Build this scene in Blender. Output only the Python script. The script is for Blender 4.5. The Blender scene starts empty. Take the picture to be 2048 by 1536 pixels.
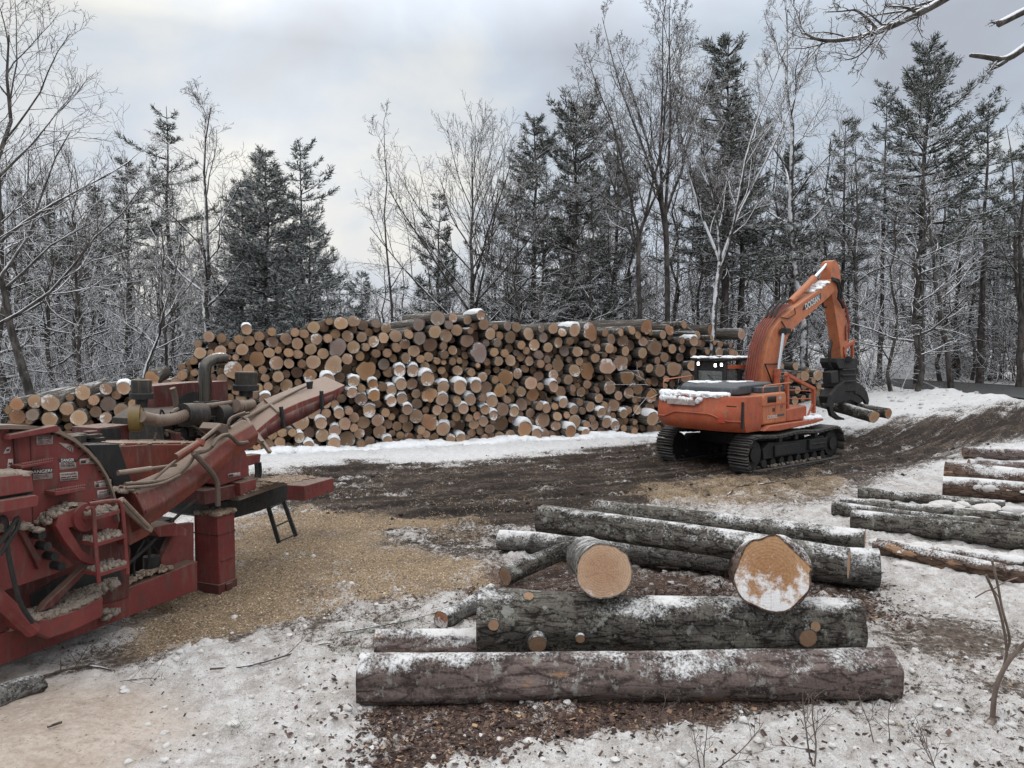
import bpy, math, random
import numpy as np
from mathutils import Vector

S = bpy.context.scene
COL = S.collection
# ------------------------------------------------------------------ camera
F = 1479.0                       # focal length in pixels of the 2048 px wide photograph
PITCH = math.radians(3.02)
CAMZ = 3.5
cam_d = bpy.data.cameras.new("camera"); cam = bpy.data.objects.new("camera", cam_d); COL.objects.link(cam)
cam_d.sensor_width = 36.0; cam_d.lens = F / 2048 * 36
cam_d.clip_start = 0.1; cam_d.clip_end = 3000
cam.location = (0, 0, CAMZ); cam.rotation_euler = (math.pi / 2 - PITCH, 0, 0)
S.camera = cam
S.view_settings.view_transform = 'Standard'; S.view_settings.look = 'None'
S.view_settings.exposure = 0.4; S.view_settings.gamma = 1
# ------------------------------------------------------------------ sky and sun
SUN_AZ, SUN_EL = math.radians(-17.4), math.radians(17)     # behind thin cloud, ahead of the camera and to its left
sdir = Vector((math.sin(SUN_AZ) * math.cos(SUN_EL), math.cos(SUN_AZ) * math.cos(SUN_EL), math.sin(SUN_EL)))
W = bpy.data.worlds.new("World"); S.world = W; W.use_nodes = True
nt = W.node_tree; nt.nodes.clear()
def wn(t, **k):
    n = nt.nodes.new(t)
    for a, b in k.items(): setattr(n, a, b)
    return n
def wl(a, b): nt.links.new(a, b)
out = wn('ShaderNodeOutputWorld'); bg = wn('ShaderNodeBackground'); wl(bg.outputs[0], out.inputs[0])
SKY_STRENGTH = 0.1
bg.inputs[1].default_value = SKY_STRENGTH
sky = wn('ShaderNodeTexSky'); sky.sky_type = 'NISHITA'; sky.sun_disc = False
sky.sun_elevation = SUN_EL; sky.sun_rotation = SUN_AZ; sky.air_density = 1.0; sky.dust_density = 2.0
geo = wn('ShaderNodeTexCoord')
sep = wn('ShaderNodeSeparateXYZ'); wl(geo.outputs['Generated'], sep.inputs[0])
def wm(op, a, b=None, c=None, clamp=False):
    n = wn('ShaderNodeMath', operation=op); n.use_clamp = clamp
    for i, v in enumerate((a, b, c)):
        if v is None: continue
        if isinstance(v, (int, float)): n.inputs[i].default_value = v
        else: wl(v, n.inputs[i])
    return n.outputs[0]
zz = wm('ADD', wm('MAXIMUM', sep.outputs[2], 0.0), 0.45)
cmb = wn('ShaderNodeCombineXYZ'); wl(wm('DIVIDE', sep.outputs[0], zz), cmb.inputs[0]); wl(wm('DIVIDE', sep.outputs[1], zz), cmb.inputs[1])
cmb.inputs[2].default_value = 3.7
n1 = wn('ShaderNodeTexNoise'); n1.inputs['Scale'].default_value = 2.2; n1.inputs['Detail'].default_value = 6; n1.inputs['Roughness'].default_value = 0.5
n1.inputs['Distortion'].default_value = 0.3
wl(cmb.outputs[0], n1.inputs['Vector'])
n2 = wn('ShaderNodeTexNoise'); n2.inputs['Scale'].default_value = 2.1; n2.inputs['Detail'].default_value = 4
wl(cmb.outputs[0], n2.inputs['Vector'])
dt = wn('ShaderNodeVectorMath', operation='DOT_PRODUCT'); wl(geo.outputs['Generated'], dt.inputs[0]); dt.inputs[1].default_value = sdir
glow = wm('MULTIPLY', wm('POWER', wm('MAXIMUM', dt.outputs['Value'], 0.0), 9.0), 0.5)
core = wm('MULTIPLY', wm('POWER', wm('MAXIMUM', dt.outputs['Value'], 0.0), 160.0), wm('MULTIPLY', n2.outputs[0], 0.8))
ramp = wn('ShaderNodeValToRGB'); wl(n1.outputs[0], ramp.inputs[0])
e = ramp.color_ramp.elements
e[0].position = 0.36; e[0].color = (3.4, 3.7, 4.25, 1)
e[1].position = 0.64; e[1].color = (5.75, 5.8, 5.65, 1)
m_ = e.new(0.5); m_.color = (4.0, 4.55, 5.3, 1)
# thin gaps let the clear sky through
mixs = wn('ShaderNodeMix', data_type='RGBA'); mixs.inputs[0].default_value = 0.985
wl(sky.outputs[0], mixs.inputs[6]); wl(ramp.outputs[0], mixs.inputs[7])
def addcol(src, fac, col):
    n = wn('ShaderNodeMix', data_type='RGBA'); n.blend_type = 'ADD'; n.clamp_factor = False
    wl(fac, n.inputs[0]); wl(src, n.inputs[6]); n.inputs[7].default_value = (*col, 1); return n.outputs[2]
c_ = addcol(mixs.outputs[2], glow, (1.0, 1.0, 0.95))
c_ = addcol(c_, core, (2.1, 2.05, 1.85))
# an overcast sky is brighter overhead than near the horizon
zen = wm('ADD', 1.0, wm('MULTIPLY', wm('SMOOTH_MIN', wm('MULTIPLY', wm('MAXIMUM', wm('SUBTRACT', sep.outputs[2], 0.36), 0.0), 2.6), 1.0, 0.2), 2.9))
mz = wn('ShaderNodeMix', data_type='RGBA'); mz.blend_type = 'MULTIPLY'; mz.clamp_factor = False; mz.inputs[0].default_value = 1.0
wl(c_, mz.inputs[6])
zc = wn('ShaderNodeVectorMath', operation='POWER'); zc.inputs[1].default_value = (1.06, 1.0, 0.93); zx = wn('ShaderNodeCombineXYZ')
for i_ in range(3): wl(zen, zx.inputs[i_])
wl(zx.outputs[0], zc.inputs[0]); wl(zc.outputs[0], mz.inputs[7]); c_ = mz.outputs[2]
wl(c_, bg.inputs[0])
sun_d = bpy.data.lights.new("sun", 'SUN'); sun = bpy.data.objects.new("sun", sun_d); COL.objects.link(sun)
sun_d.energy = 0.9; sun_d.angle = math.radians(18); sun_d.color = (1.0, 0.92, 0.82)
sun.rotation_euler = (-sdir).to_track_quat('-Z', 'Y').to_euler()

# ------------------------------------------------------------------ pixel -> world
cp, sp = math.cos(PITCH), math.sin(PITCH)
def ray(px, py):
    a, b = (px - 1024) / F, (768 - py) / F
    return np.array([a, cp + b * sp, -sp + b * cp])
ORG = np.array([0, 0, CAMZ])
def at(px, py, y):
    r = ray(px, py); return ORG + r * (y / r[1])
def gp(px, py, z=0.0):
    r = ray(px, py); return ORG + r * ((z - CAMZ) / r[2])
def onp(px, py, p0, n):
    r = ray(px, py); return ORG + r * (np.dot(p0 - ORG, n) / np.dot(r, n))

# ------------------------------------------------------------------ mesh builder
class MB:
    def __init__(s): s.v = []; s.f = []; s.n = 0; s.t = {}
    def add(s, v, faces):
        v = np.asarray(v, float).reshape(-1, 3); o = s.n
        s.v.append(v); s.n += len(v)
        for f in faces: s.f.append([i + o for i in f])
        return s
    def box(s, c, x, y, z):
        c, x, y, z = [np.asarray(q, float) for q in (c, x, y, z)]
        v = [c + a * x + b * y + d * z for d in (-.5, .5) for b in (-.5, .5) for a in (-.5, .5)]
        fs = [(0, 2, 3, 1), (4, 5, 7, 6), (0, 1, 5, 4), (2, 6, 7, 3), (0, 4, 6, 2), (1, 3, 7, 5)]
        if np.dot(np.cross(x, y), z) < 0: fs = [f[::-1] for f in fs]
        return s.add(v, fs)
    def prism(s, pts, off):
        p = np.array(pts, float); off = np.array(off, float); n = len(p)
        nrm = np.zeros(3)
        for i in range(n): nrm += np.cross(p[i], p[(i + 1) % n])
        if np.dot(nrm, off) > 0: p = p[::-1]
        v = np.vstack([p, p + off])
        fs = [list(range(n)), list(range(2 * n - 1, n - 1, -1))]
        fs += [(i, i + n, (i + 1) % n + n, (i + 1) % n) for i in range(n)]
        return s.add(v, fs)
    def tube(s, pts, r, sides=8, cap=True, tw=0.0):
        p = np.array(pts, float); n = len(p)
        r = np.full(n, r, float) if np.isscalar(r) else np.asarray(r, float)
        s.t.setdefault((n, sides, cap), []).append((p, r)); return s
    def beam(s, a, b, w, h, up=(0, 0, 1)):
        a, b = np.asarray(a, float), np.asarray(b, float); d = b - a; up = np.asarray(up, float)
        x = np.cross(d, up); x /= np.linalg.norm(x); y = np.cross(x, d); y /= np.linalg.norm(y)
        return s.box((a + b) / 2, x * w, d, y * h)
    def cyl(s, a, b, r, sides=20): return s.tube([a, b], r, sides)
    def blob(s, c, r, rng, seg=8, rings=5, amp=.25, ax=None):
        c = np.asarray(c, float); r = np.asarray(r, float) * np.ones(3)
        v = [c + np.array([0, 0, r[2]])]
        for i in range(1, rings):
            th = math.pi * i / rings
            for k in range(seg):
                ph = 2 * math.pi * k / seg; q = 1 + amp * (rng.random() - .5) * 2
                v.append(c + r * q * np.array([math.sin(th) * math.cos(ph), math.sin(th) * math.sin(ph), math.cos(th)]))
        v.append(c - np.array([0, 0, r[2]]))
        fs = [(0, 1 + k, 1 + (k + 1) % seg) for k in range(seg)]
        for i in range(rings - 2):
            for k in range(seg):
                a = 1 + i * seg; b = a + seg; k2 = (k + 1) % seg
                fs.append((a + k, b + k, b + k2, a + k2))
        l = len(v) - 1; a = 1 + (rings - 2) * seg
        fs += [(l, a + (k + 1) % seg, a + k) for k in range(seg)]
        return s.add(v, fs)
    def mesh(s, name, mat, off=(0, 0, 0), smooth=30):
        V = list(s.v); loops = []; starts = []; tot = 0; base = s.n
        if s.f:
            ln = np.array([len(f) for f in s.f]); loops.append(np.concatenate([np.asarray(f) for f in s.f]))
            starts.append(np.concatenate([[0], np.cumsum(ln)[:-1]])); tot = int(ln.sum())
        for (n, k, cap), L in s.t.items():
            P = np.array([a for a, _ in L]); R = np.array([b for _, b in L]); m = len(L)
            T = np.gradient(P, axis=1); T /= np.linalg.norm(T, axis=2, keepdims=True) + 1e-9
            mt = P[:, -1] - P[:, 0]; mt /= np.linalg.norm(mt, axis=1, keepdims=True) + 1e-9
            ref = np.where(np.abs(mt[:, 2:3]) > .85, np.array([[0., 1., 0.]]), np.array([[0., 0., 1.]]))[:, None, :]
            X = np.cross(T, ref); X /= np.linalg.norm(X, axis=2, keepdims=True) + 1e-9
            Y = np.cross(X, T)
            ang = np.arange(k) * 2 * math.pi / k
            ring = P[:, :, None] + R[:, :, None, None] * (Y[:, :, None] * np.cos(ang)[None, None, :, None] + X[:, :, None] * np.sin(ang)[None, None, :, None])
            V.append(ring.reshape(-1, 3))
            idx = base + np.arange(m * n * k).reshape(m, n, k)
            a, b = idx[:, :-1], idx[:, 1:]; a2, b2 = np.roll(a, -1, 2), np.roll(b, -1, 2)
            q = np.stack([a, a2, b2, b], -1).reshape(-1, 4)
            loops.append(q.ravel()); starts.append(tot + np.arange(len(q)) * 4); tot += q.size
            if cap:
                c0 = idx[:, 0, ::-1]; c1 = idx[:, -1]; c = np.concatenate([c0, c1])
                loops.append(c.ravel()); starts.append(tot + np.arange(len(c)) * k); tot += c.size
            base += m * n * k
        V = np.concatenate(V) - np.asarray(off, float)
        me = bpy.data.meshes.new(name)
        me.vertices.add(len(V)); me.vertices.foreach_set('co', V.astype(np.float32).ravel())
        lp = np.concatenate(loops).astype(np.int32); st = np.concatenate(starts).astype(np.int32)
        me.loops.add(len(lp)); me.loops.foreach_set('vertex_index', lp)
        me.polygons.add(len(st)); me.polygons.foreach_set('loop_start', st)
        if smooth:
            me.polygons.foreach_set('use_smooth', np.ones(len(st), bool))
        me.update(calc_edges=True); me.validate()
        if smooth and smooth < 180: me.set_sharp_from_angle(angle=math.radians(smooth))
        if mat: me.materials.append(mat)
        return me
    def build(s, name, mat, parent=None, off=None, smooth=30, bevel=0):
        if off is None: off = root_loc(parent) if parent else (0, 0, 0)
        o = bpy.data.objects.new(name, s.mesh(name, mat, off, smooth)); COL.objects.link(o)
        if parent: o.parent = parent
        if bevel:
            b = o.modifiers.new('edge', 'BEVEL'); b.width = bevel; b.segments = 2; b.limit_method = 'ANGLE'
        return o
def root_loc(o):
    while o.parent: o = o.parent
    return tuple(o.location)
def empty(name, loc, label, cat, group=None):
    o = bpy.data.objects.new(name, None); COL.objects.link(o); o.location = loc; o.empty_display_size = .3
    return tag(o, label, cat, group)
def tag(o, label, cat, group=None):
    o['label'] = label; o['category'] = cat
    if group: o['group'] = group
    return o
def kind(o, k, label=None):
    o['kind'] = k
    if label: o['label'] = label
    return o

# ------------------------------------------------------------------ numpy noise
def _h(ix, iy, seed):
    n = (ix.astype(np.int64) * 374761393 + iy.astype(np.int64) * 668265263 + seed * 974711) & 0xffffffff
    n = ((n ^ (n >> 13)) * 1274126177) & 0xffffffff
    return ((n ^ (n >> 16)) & 0xffff) / 65535.0
def vnoise(x, y, seed=0):
    ix, iy = np.floor(x), np.floor(y); fx, fy = x - ix, y - iy
    fx = fx * fx * (3 - 2 * fx); fy = fy * fy * (3 - 2 * fy)
    a, b, c, d = _h(ix, iy, seed), _h(ix + 1, iy, seed), _h(ix, iy + 1, seed), _h(ix + 1, iy + 1, seed)
    return (a * (1 - fx) + b * fx) * (1 - fy) + (c * (1 - fx) + d * fx) * fy
def fbm(x, y, oc=5, seed=0, rough=.5):
    t = 0; a = 1; n = 0; c, s_ = math.cos(.6), math.sin(.6)
    for i in range(oc):
        t = t + a * vnoise(x, y, seed + i * 17); n += a; a *= rough
        x, y = 2.03 * (c * x - s_ * y) + 13.7, 2.03 * (s_ * x + c * y) - 7.1
    return t / n
def sst(a, b, x):
    t = np.clip((x - a) / (b - a), 0, 1); return t * t * (3 - 2 * t)
def polysd(X, Y, P):
    "signed distance to a closed polygon, positive inside"
    P = np.asarray(P, float); d = np.full(X.shape, 1e9); ins = np.zeros(X.shape, bool)
    for i in range(len(P)):
        ax, ay = P[i]; bx, by = P[(i + 1) % len(P)]; ex, ey = bx - ax, by - ay
        t = np.clip(((X - ax) * ex + (Y - ay) * ey) / (ex * ex + ey * ey + 1e-12), 0, 1)
        d = np.minimum(d, (X - ax - t * ex) ** 2 + (Y - ay - t * ey) ** 2)
        c = ((ay > Y) != (by > Y)) & (X < ex * (Y - ay) / (ey + 1e-12) + ax); ins ^= c
    d = np.sqrt(d); return np.where(ins, d, -d)

# ------------------------------------------------------------------ material helper
class Mat:
    def __init__(s, name, rough=.85, spec=.3, metal=0):
        s.m = bpy.data.materials.new(name); s.m.use_nodes = True; s.t = s.m.node_tree
        s.b = s.t.nodes['Principled BSDF']; s.b.inputs['Roughness'].default_value = rough
        s.b.inputs['Specular IOR Level'].default_value = spec; s.b.inputs['Metallic'].default_value = metal
    def n(s, t, **k):
        n = s.t.nodes.new(t)
        for a, b in k.items(): setattr(n, a, b)
        return n
    def l(s, a, b): s.t.links.new(a, b)
    def put(s, sock, v):
        if hasattr(v, 'is_output'): s.l(v, sock)
        elif isinstance(v, tuple) and len(v) == 3 and sock.type == 'RGBA': sock.default_value = (*v, 1)
        else: sock.default_value = v
    def co(s, k='Object', scale=None, loc=None):
        c = s.n('ShaderNodeTexCoord').outputs[k]
        if scale is not None or loc is not None:
            mp = s.n('ShaderNodeMapping'); s.l(c, mp.inputs[0])
            if scale is not None: mp.inputs['Scale'].default_value = scale
            if loc is not None: s.put(mp.inputs['Location'], loc)
            c = mp.outputs[0]
        return c
    def noise(s, vec, scale, detail=5, rough=.55, dist=0.0):
        n = s.n('ShaderNodeTexNoise'); s.l(vec, n.inputs['Vector']); n.inputs['Scale'].default_value = scale
        n.inputs['Detail'].default_value = detail; n.inputs['Roughness'].default_value = rough; n.inputs['Distortion'].default_value = dist
        return n.outputs[0]
    def voro(s, vec, scale, feat='F1', out='Distance'):
        n = s.n('ShaderNodeTexVoronoi', feature=feat); s.l(vec, n.inputs['Vector']); n.inputs['Scale'].default_value = scale
        return n.outputs[out]
    def math(s, op, a, b=0.0, c=0.0, clamp=False):
        n = s.n('ShaderNodeMath', operation=op); n.use_clamp = clamp
        for i, v in enumerate((a, b, c)): s.put(n.inputs[i], v)
        return n.outputs[0]
    def ss(s, x, a, b, lo=0.0, hi=1.0):
        n = s.n('ShaderNodeMapRange', interpolation_type='SMOOTHSTEP'); s.put(n.inputs[0], x)
        s.put(n.inputs[1], a); s.put(n.inputs[2], b); s.put(n.inputs[3], lo); s.put(n.inputs[4], hi); return n.outputs[0]
    def mix(s, f, a, b, bt='MIX'):
        n = s.n('ShaderNodeMix', data_type='RGBA', blend_type=bt); s.put(n.inputs[0], f)
        for i, v in ((6, a), (7, b)): s.put(n.inputs[i], v)
        return n.outputs[2]
    def ramp(s, x, stops):
        n = s.n('ShaderNodeValToRGB'); s.l(x, n.inputs[0]); e = n.color_ramp.elements
        e[0].position, e[0].color = stops[0][0], (*stops[0][1], 1); e[1].position, e[1].color = stops[-1][0], (*stops[-1][1], 1)
        for p, c in stops[1:-1]: e.new(p).color = (*c, 1)
        return n.outputs[0]
    def nz(s):
        g = s.n('ShaderNodeNewGeometry'); x = s.n('ShaderNodeSeparateXYZ'); s.l(g.outputs['Normal'], x.inputs[0]); return x.outputs[2]
    def attr(s, name, out='Fac'):
        n = s.n('ShaderNodeAttribute'); n.attribute_name = name; return n.outputs[out]
    def info(s, out='Random'): return s.n('ShaderNodeObjectInfo').outputs[out]
    def bump(s, h, strength=.5, dist=.02):
        n = s.n('ShaderNodeBump'); s.l(h, n.inputs['Height']); n.inputs['Strength'].default_value = strength; n.inputs['Distance'].default_value = dist
        s.l(n.outputs[0], s.b.inputs['Normal'])
    def col(s, c): s.put(s.b.inputs['Base Color'], c); return s
    def rough(s, r): s.put(s.b.inputs['Roughness'], r); return s
SNOW = (.78, .79, .80)
# ------------------------------------------------------------------ materials
def bark_mat(name, dark, light, lichen=None, snow=.5, axis=1, sc=9.0, snow_lo=.35, snow_hi=.95, patch=None):
    M = Mat(name, .92, .15)
    st = [1.0, 1.0, 1.0]; st[axis] = .28
    rl = M.n('ShaderNodeCombineXYZ'); r = M.info(); M.l(M.math('MULTIPLY', r, 37.0), rl.inputs[0]); M.l(M.math('MULTIPLY', r, 11.0), rl.inputs[1])
    c = M.co('Object', tuple(st), rl.outputs[0]); cf = M.co('Object', (1, 1, 1), rl.outputs[0])
    n1 = M.noise(c, sc * 1.6, 8, .7, .5); n2 = M.noise(cf, 1.6, 5); n3 = M.noise(cf, 34, 6, .75); pl = M.voro(c, sc * 1.4, 'DISTANCE_TO_EDGE')
    h = M.math('ADD', M.math('MULTIPLY', n1, .65), M.math('MULTIPLY', n3, .40)); h = M.math('ADD', h, M.math('MULTIPLY', M.ss(pl, 0, .12), .10)); h = M.math('SUBTRACT', h, .07)
    k = M.mix(M.ss(h, .42, .64), dark, light)
    if lichen:
        k = M.mix(M.math('MULTIPLY', M.ss(M.math('ADD', M.noise(cf, 4.2, 6, .65), M.math('MULTIPLY', M.math('SUBTRACT', n3, .5), .8)), .53, .60), .7), k, lichen)
        k = M.mix(M.math('MULTIPLY', M.ss(M.noise(cf, 7.0, 7, .7), .57, .62), .7), k, (.27, .27, .245))
    if patch: k = M.mix(M.ss(M.noise(c, 3.3, 5, .6), .63, .66), k, patch)
    m = M.math('ADD', M.math('ADD', M.nz(), M.math('ADD', M.math('MULTIPLY', M.math('SUBTRACT', M.noise(cf, 3.0, 8, .72), .5), 2.6), M.math('MULTIPLY', M.math('SUBTRACT', M.noise(cf, .9, 3), .5), 2.4))), M.math('MULTIPLY', M.math('SUBTRACT', n3, .5), 2.4))
    sn = M.math('MULTIPLY', M.ss(m, snow_lo + .9 - snow, snow_hi + .9 - snow), .92)
    M.col(M.mix(sn, k, (.64, .63, .62))); M.bump(M.math('ADD', h, M.math('MULTIPLY', sn, .3)), .8, .03)
    return M.m
m_bark_pile = bark_mat('pile_bark', (.035, .028, .024), (.15, .125, .105), (.13, .13, .11), .42, 1, 5.0)
m_bark_grey = bark_mat('grey_bark', (.021, .0175, .015), (.118, .106, .092), (.152, .143, .116), .42, 1, 9.0)
m_bark_frost = bark_mat('frosted_bark', (.036, .032, .029), (.15, .14, .13), (.20, .193, .175), .70, 1, 9.0)
m_bark_red = bark_mat('red_pine_bark', (.045, .034, .031), (.165, .125, .112), (.15, .115, .10), .60, 1, 6.0, patch=(.24, .14, .08))
m_bark_brown = bark_mat('brown_bark', (.04, .027, .022), (.15, .10, .075), None, .78, 1, 7.0, patch=(.33, .20, .12))
def cut_mat(name, bright=1.0, snow=False):
    M = Mat(name, .8, .2)
    c = M.co('Object'); sx = M.n('ShaderNodeSeparateXYZ'); M.l(c, sx.inputs[0])
    oc = M.info('Color'); al = M.info('Alpha')
    rl = M.math('MULTIPLY', M.info(), 50.0)
    off = M.n('ShaderNodeCombineXYZ'); M.l(rl, off.inputs[1])
    c2 = M.n('ShaderNodeVectorMath', operation='ADD'); M.l(c, c2.inputs[0]); M.l(off.outputs[0], c2.inputs[1]); c2 = c2.outputs[0]
    nl = M.noise(c2, 2.2, 4); nf = M.noise(c2, 14, 6, .7)
    rr = M.math('SQRT', M.math('ADD', M.math('POWER', M.math('ADD', sx.outputs[0], .08), 2.0), M.math('POWER', M.math('ADD', sx.outputs[2], -.05), 2.0)))
    rr = M.math('ADD', rr, M.math('MULTIPLY', M.math('SUBTRACT', nl, .5), .12))
    ring = M.math('SINE', M.math('MULTIPLY', rr, 75.0))
    base = M.mix(M.ss(rr, .35, .95), (.45 * bright, .295 * bright, .195 * bright), (.52 * bright, .38 * bright, .275 * bright))
    base = M.mix(M.math('MULTIPLY', M.ss(ring, .2, 1.0), .30), base, (.22, .12, .06))
    base = M.mix(M.math('MULTIPLY', M.ss(nf, .45, .7), .6), base, (.24, .14, .075))
    base = M.mix(M.math('MULTIPLY', M.ss(rr, .90, 1.0), .35), base, (.50, .38, .26))
    base = M.mix(1.0, base, oc, 'MULTIPLY')
    sm = M.ss(M.math('ADD', M.math('ADD', M.noise(c2, 2.6, 7, .7), M.math('MULTIPLY', sx.outputs[2], -.22)), M.math('SUBTRACT', al, 1.0)), -.01, .15)
    if snow: base = M.mix(M.math('MULTIPLY', sm, .85), base, SNOW)
    an = M.math('ARCTAN2', sx.outputs[0], sx.outputs[2]); cv = M.n('ShaderNodeCombineXYZ'); M.l(M.math('MULTIPLY', an, 1.4), cv.inputs[0]); M.l(rl, cv.inputs[1]); M.l(M.math('MULTIPLY', rr, .35), cv.inputs[2])
    crk = M.math('MULTIPLY', M.ss(M.math('ABSOLUTE', M.math('SUBTRACT', M.noise(cv.outputs[0], 2.6, 2), .5)), .006, .0), M.ss(rr, .85, .2)); base = M.mix(M.math('MULTIPLY', crk, .6), base, (.09, .05, .03))
    saw = M.noise(M.co('Object', (26, 1, 1.2)), 1.0, 3); base = M.mix(M.math('MULTIPLY', M.ss(saw, .5, .7), .25), base, (.30, .19, .12))
    M.col(base); M.bump(M.math('ADD', nf, M.math('MULTIPLY', ring, .05)), .5, .02)
    return M.m
m_cut = cut_mat('cut_face', .80, True)
m_w_ = None
def plain(name, c, rough=.6, metal=0, spec=.4): return Mat(name, rough, spec, metal).col(c).m
def snow_mat(name='snow', c=SNOW, dirt=(.55, .5, .44), amt=.25):
    M = Mat(name, .9, .2); v = M.co('Object'); n = M.noise(v, 22, 6, .7); n2 = M.noise(v, 3, 5)
    M.col(M.mix(M.math('MULTIPLY', M.ss(M.math('ADD', n, M.math('MULTIPLY', n2, .5)), .7, 1.0), amt), c, dirt)); M.bump(n, .5, .03); return M.m
m_snow = snow_mat()
m_clump = snow_mat('clump_snow', (.55, .53, .51), (.34, .29, .25), .7)
m_dirty_snow = snow_mat('dirty_snow', (.235, .195, .16), (.12, .088, .064), .9)
def paint_mat(name, base, var, dust, dust_amt=.6, chip=(.05, .03, .025), rough=.55, sc=2.0):
    "worn machine paint: faded patches, streaks, scratches and real dust lying on faces that look up"
    M = Mat(name, rough, .4); c = M.co('Object')
    n1 = M.noise(c, sc, 6, .6); n2 = M.noise(c, 14, 8, .75); n3 = M.noise(M.co('Object', (5, 5, .8)), 3.0, 6, .65)
    k = M.mix(M.ss(n1, .35, .68), base, var)
    k = M.mix(M.math('MULTIPLY', M.ss(n3, .50, .70), .5), k, dust); k = M.mix(M.math('MULTIPLY', M.ss(M.noise(c, 5.0, 7, .7), .52, .64), .55), k, tuple(x * .45 for x in dust))
    k = M.mix(M.math('MULTIPLY', M.ss(n2, .60, .68), .55), k, chip)
    d = M.math('ADD', M.nz(), M.math('MULTIPLY', M.math('SUBTRACT', n2, .5), 1.3))
    k = M.mix(M.math('MULTIPLY', M.ss(d, .35, .85), dust_amt), k, dust)
    M.col(k); M.rough(M.ss(n2, .3, .7, rough - .1, rough + .25)); M.bump(n2, .15, .01)
    return M.m
m_red = paint_mat('chipper_red', (.135, .024, .022), (.175, .037, .031), (.125, .088, .066), .85)
m_red_dull = paint_mat('chipper_red_dull', (.065, .014, .0125), (.10, .023, .020), (.15, .10, .075), .8)
m_red_bright = paint_mat('chute_red', (.105, .025, .019), (.22, .045, .026), (.17, .12, .085), .95, sc=1.4)
m_chute = paint_mat('chute_dusty', (.13, .022, .018), (.16, .035, .028), (.235, .175, .135), .97)
m_orange = paint_mat('excavator_orange', (.46, .150, .060), (.40, .118, .050), (.32, .19, .12), .4, (.10, .05, .035), .5)
m_orange_red = paint_mat('counterweight_orange', (.40, .088, .034), (.34, .068, .030), (.30, .17, .11), .35, (.10, .05, .035), .5)
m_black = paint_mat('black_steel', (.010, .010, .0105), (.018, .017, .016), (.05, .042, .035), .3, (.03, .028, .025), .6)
m_dark = paint_mat('dark_engine', (.012, .011, .010), (.03, .026, .022), (.10, .075, .055), .6, (.02, .015, .012), .6)
m_hood = paint_mat('hood_grey', (.045, .052, .06), (.06, .066, .074), (.14, .14, .14), .4, (.03, .03, .03), .55)
m_mudsteel = paint_mat('muddy_track_steel', (.018, .016, .015), (.04, .033, .028), (.085, .066, .052), .8, (.015, .013, .012), .75)
m_rim = paint_mat('dusty_rim', (.14, .10, .075), (.19, .14, .105), (.22, .17, .13), .6)
m_hose = paint_mat('dusty_hose', (.07, .05, .04), (.12, .085, .065), (.19, .14, .10), .8)
m_redhose = paint_mat('red_hose', (.16, .035, .025), (.24, .05, .03), (.2, .1, .07), .4)
m_yellow = paint_mat('yellow_paint', (.17, .115, .03), (.14, .095, .028), (.17, .125, .085), .9)
def chrome():
    M = Mat('steel_pipe', .22, .5, .95); c = M.co('Object', (9, 9, .5)); n = M.noise(c, 4, 4)
    M.col(M.mix(n, (.03, .027, .023), (.13, .12, .105))); M.rough(M.ss(n, .3, .7, .16, .4)); return M.m
m_chrome = chrome()
m_rod = plain('chrome_rod', (.62, .64, .66), .25, .8)
m_lamp = Mat('lamp_lens', .2); m_lamp.b.inputs['Emission Color'].default_value = (1, .97, .9, 1); m_lamp.b.inputs['Emission Strength'].default_value = 9; m_lamp = m_lamp.m
m_glass = Mat('cab_glass', .06, .6); m_glass.b.inputs['Transmission Weight'].default_value = .75; m_glass.col((.35, .38, .38)); m_glass = m_glass.m
m_decal = snow_mat('decal_white', (.42, .36, .33), (.16, .08, .06), .8)
m_decal_grey = plain('decal_grey', (.06, .062, .06), .6)
m_ink = plain('decal_ink', (.05, .025, .022), .6)
m_letter = plain('letter_white', (.62, .62, .60), .5)
def chips_mat(name='wood_chips', a=(.36, .24, .14), b=(.17, .10, .055), snow=0):
    M = Mat(name, .9, .15); c = M.co('Object'); v = M.voro(c, 45, out='Color'); sx = M.n('ShaderNodeSeparateColor'); M.l(v, sx.inputs[0])
    n = M.noise(c, 6, 6, .7); k = M.mix(sx.outputs[0], b, a); k = M.mix(M.math('MULTIPLY', M.ss(n, .5, .68), .7), k, (.42, .38, .34))
    M.col(k); M.bump(sx.outputs[1], .8, .03); return M.m
m_chips = chips_mat('chip_pile', (.34, .26, .19), (.13, .09, .065))
# ------------------------------------------------------------------ ground
PATH = np.array([[-60, 20.0], [-14, 15.4], [-6, 16.6], [0, 18.1], [6, 20.3], [11, 23.2], [16.5, 27.5], [23, 34], [31, 40], [60, 60]])
def path_uv(X, Y):
    bd = np.full(X.shape, 1e9); U = np.zeros(X.shape); V = np.zeros(X.shape); acc = 0
    for (ax, ay), (bx, by) in zip(PATH[:-1], PATH[1:]):
        ex, ey = bx - ax, by - ay; L = math.hypot(ex, ey)
        t = np.clip(((X - ax) * ex + (Y - ay) * ey) / L ** 2, 0, 1)
        dx, dy = X - ax - t * ex, Y - ay - t * ey; d = np.hypot(dx, dy); m = d < bd
        bd = np.where(m, d, bd); U = np.where(m, acc + t * L, U); V = np.where(m, np.sign(ex * dy - ey * dx) * d, V); acc += L
    return U, V
def ground_h0(X, Y):
    "large shape of the land: level yard, rising to the road beyond it"
    h = 1.35 * sst(24, 33, X * .55 + Y * .62 + 3.5) * sst(9, 17, X)
    h = h + .8 * sst(33, 60, Y) * (1 - sst(9, 17, X))
    h = h + .22 * np.exp(-((X + 4.6) / 1.6) ** 2 - ((Y - 5.8) / 1.3) ** 2)
    return h
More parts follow.
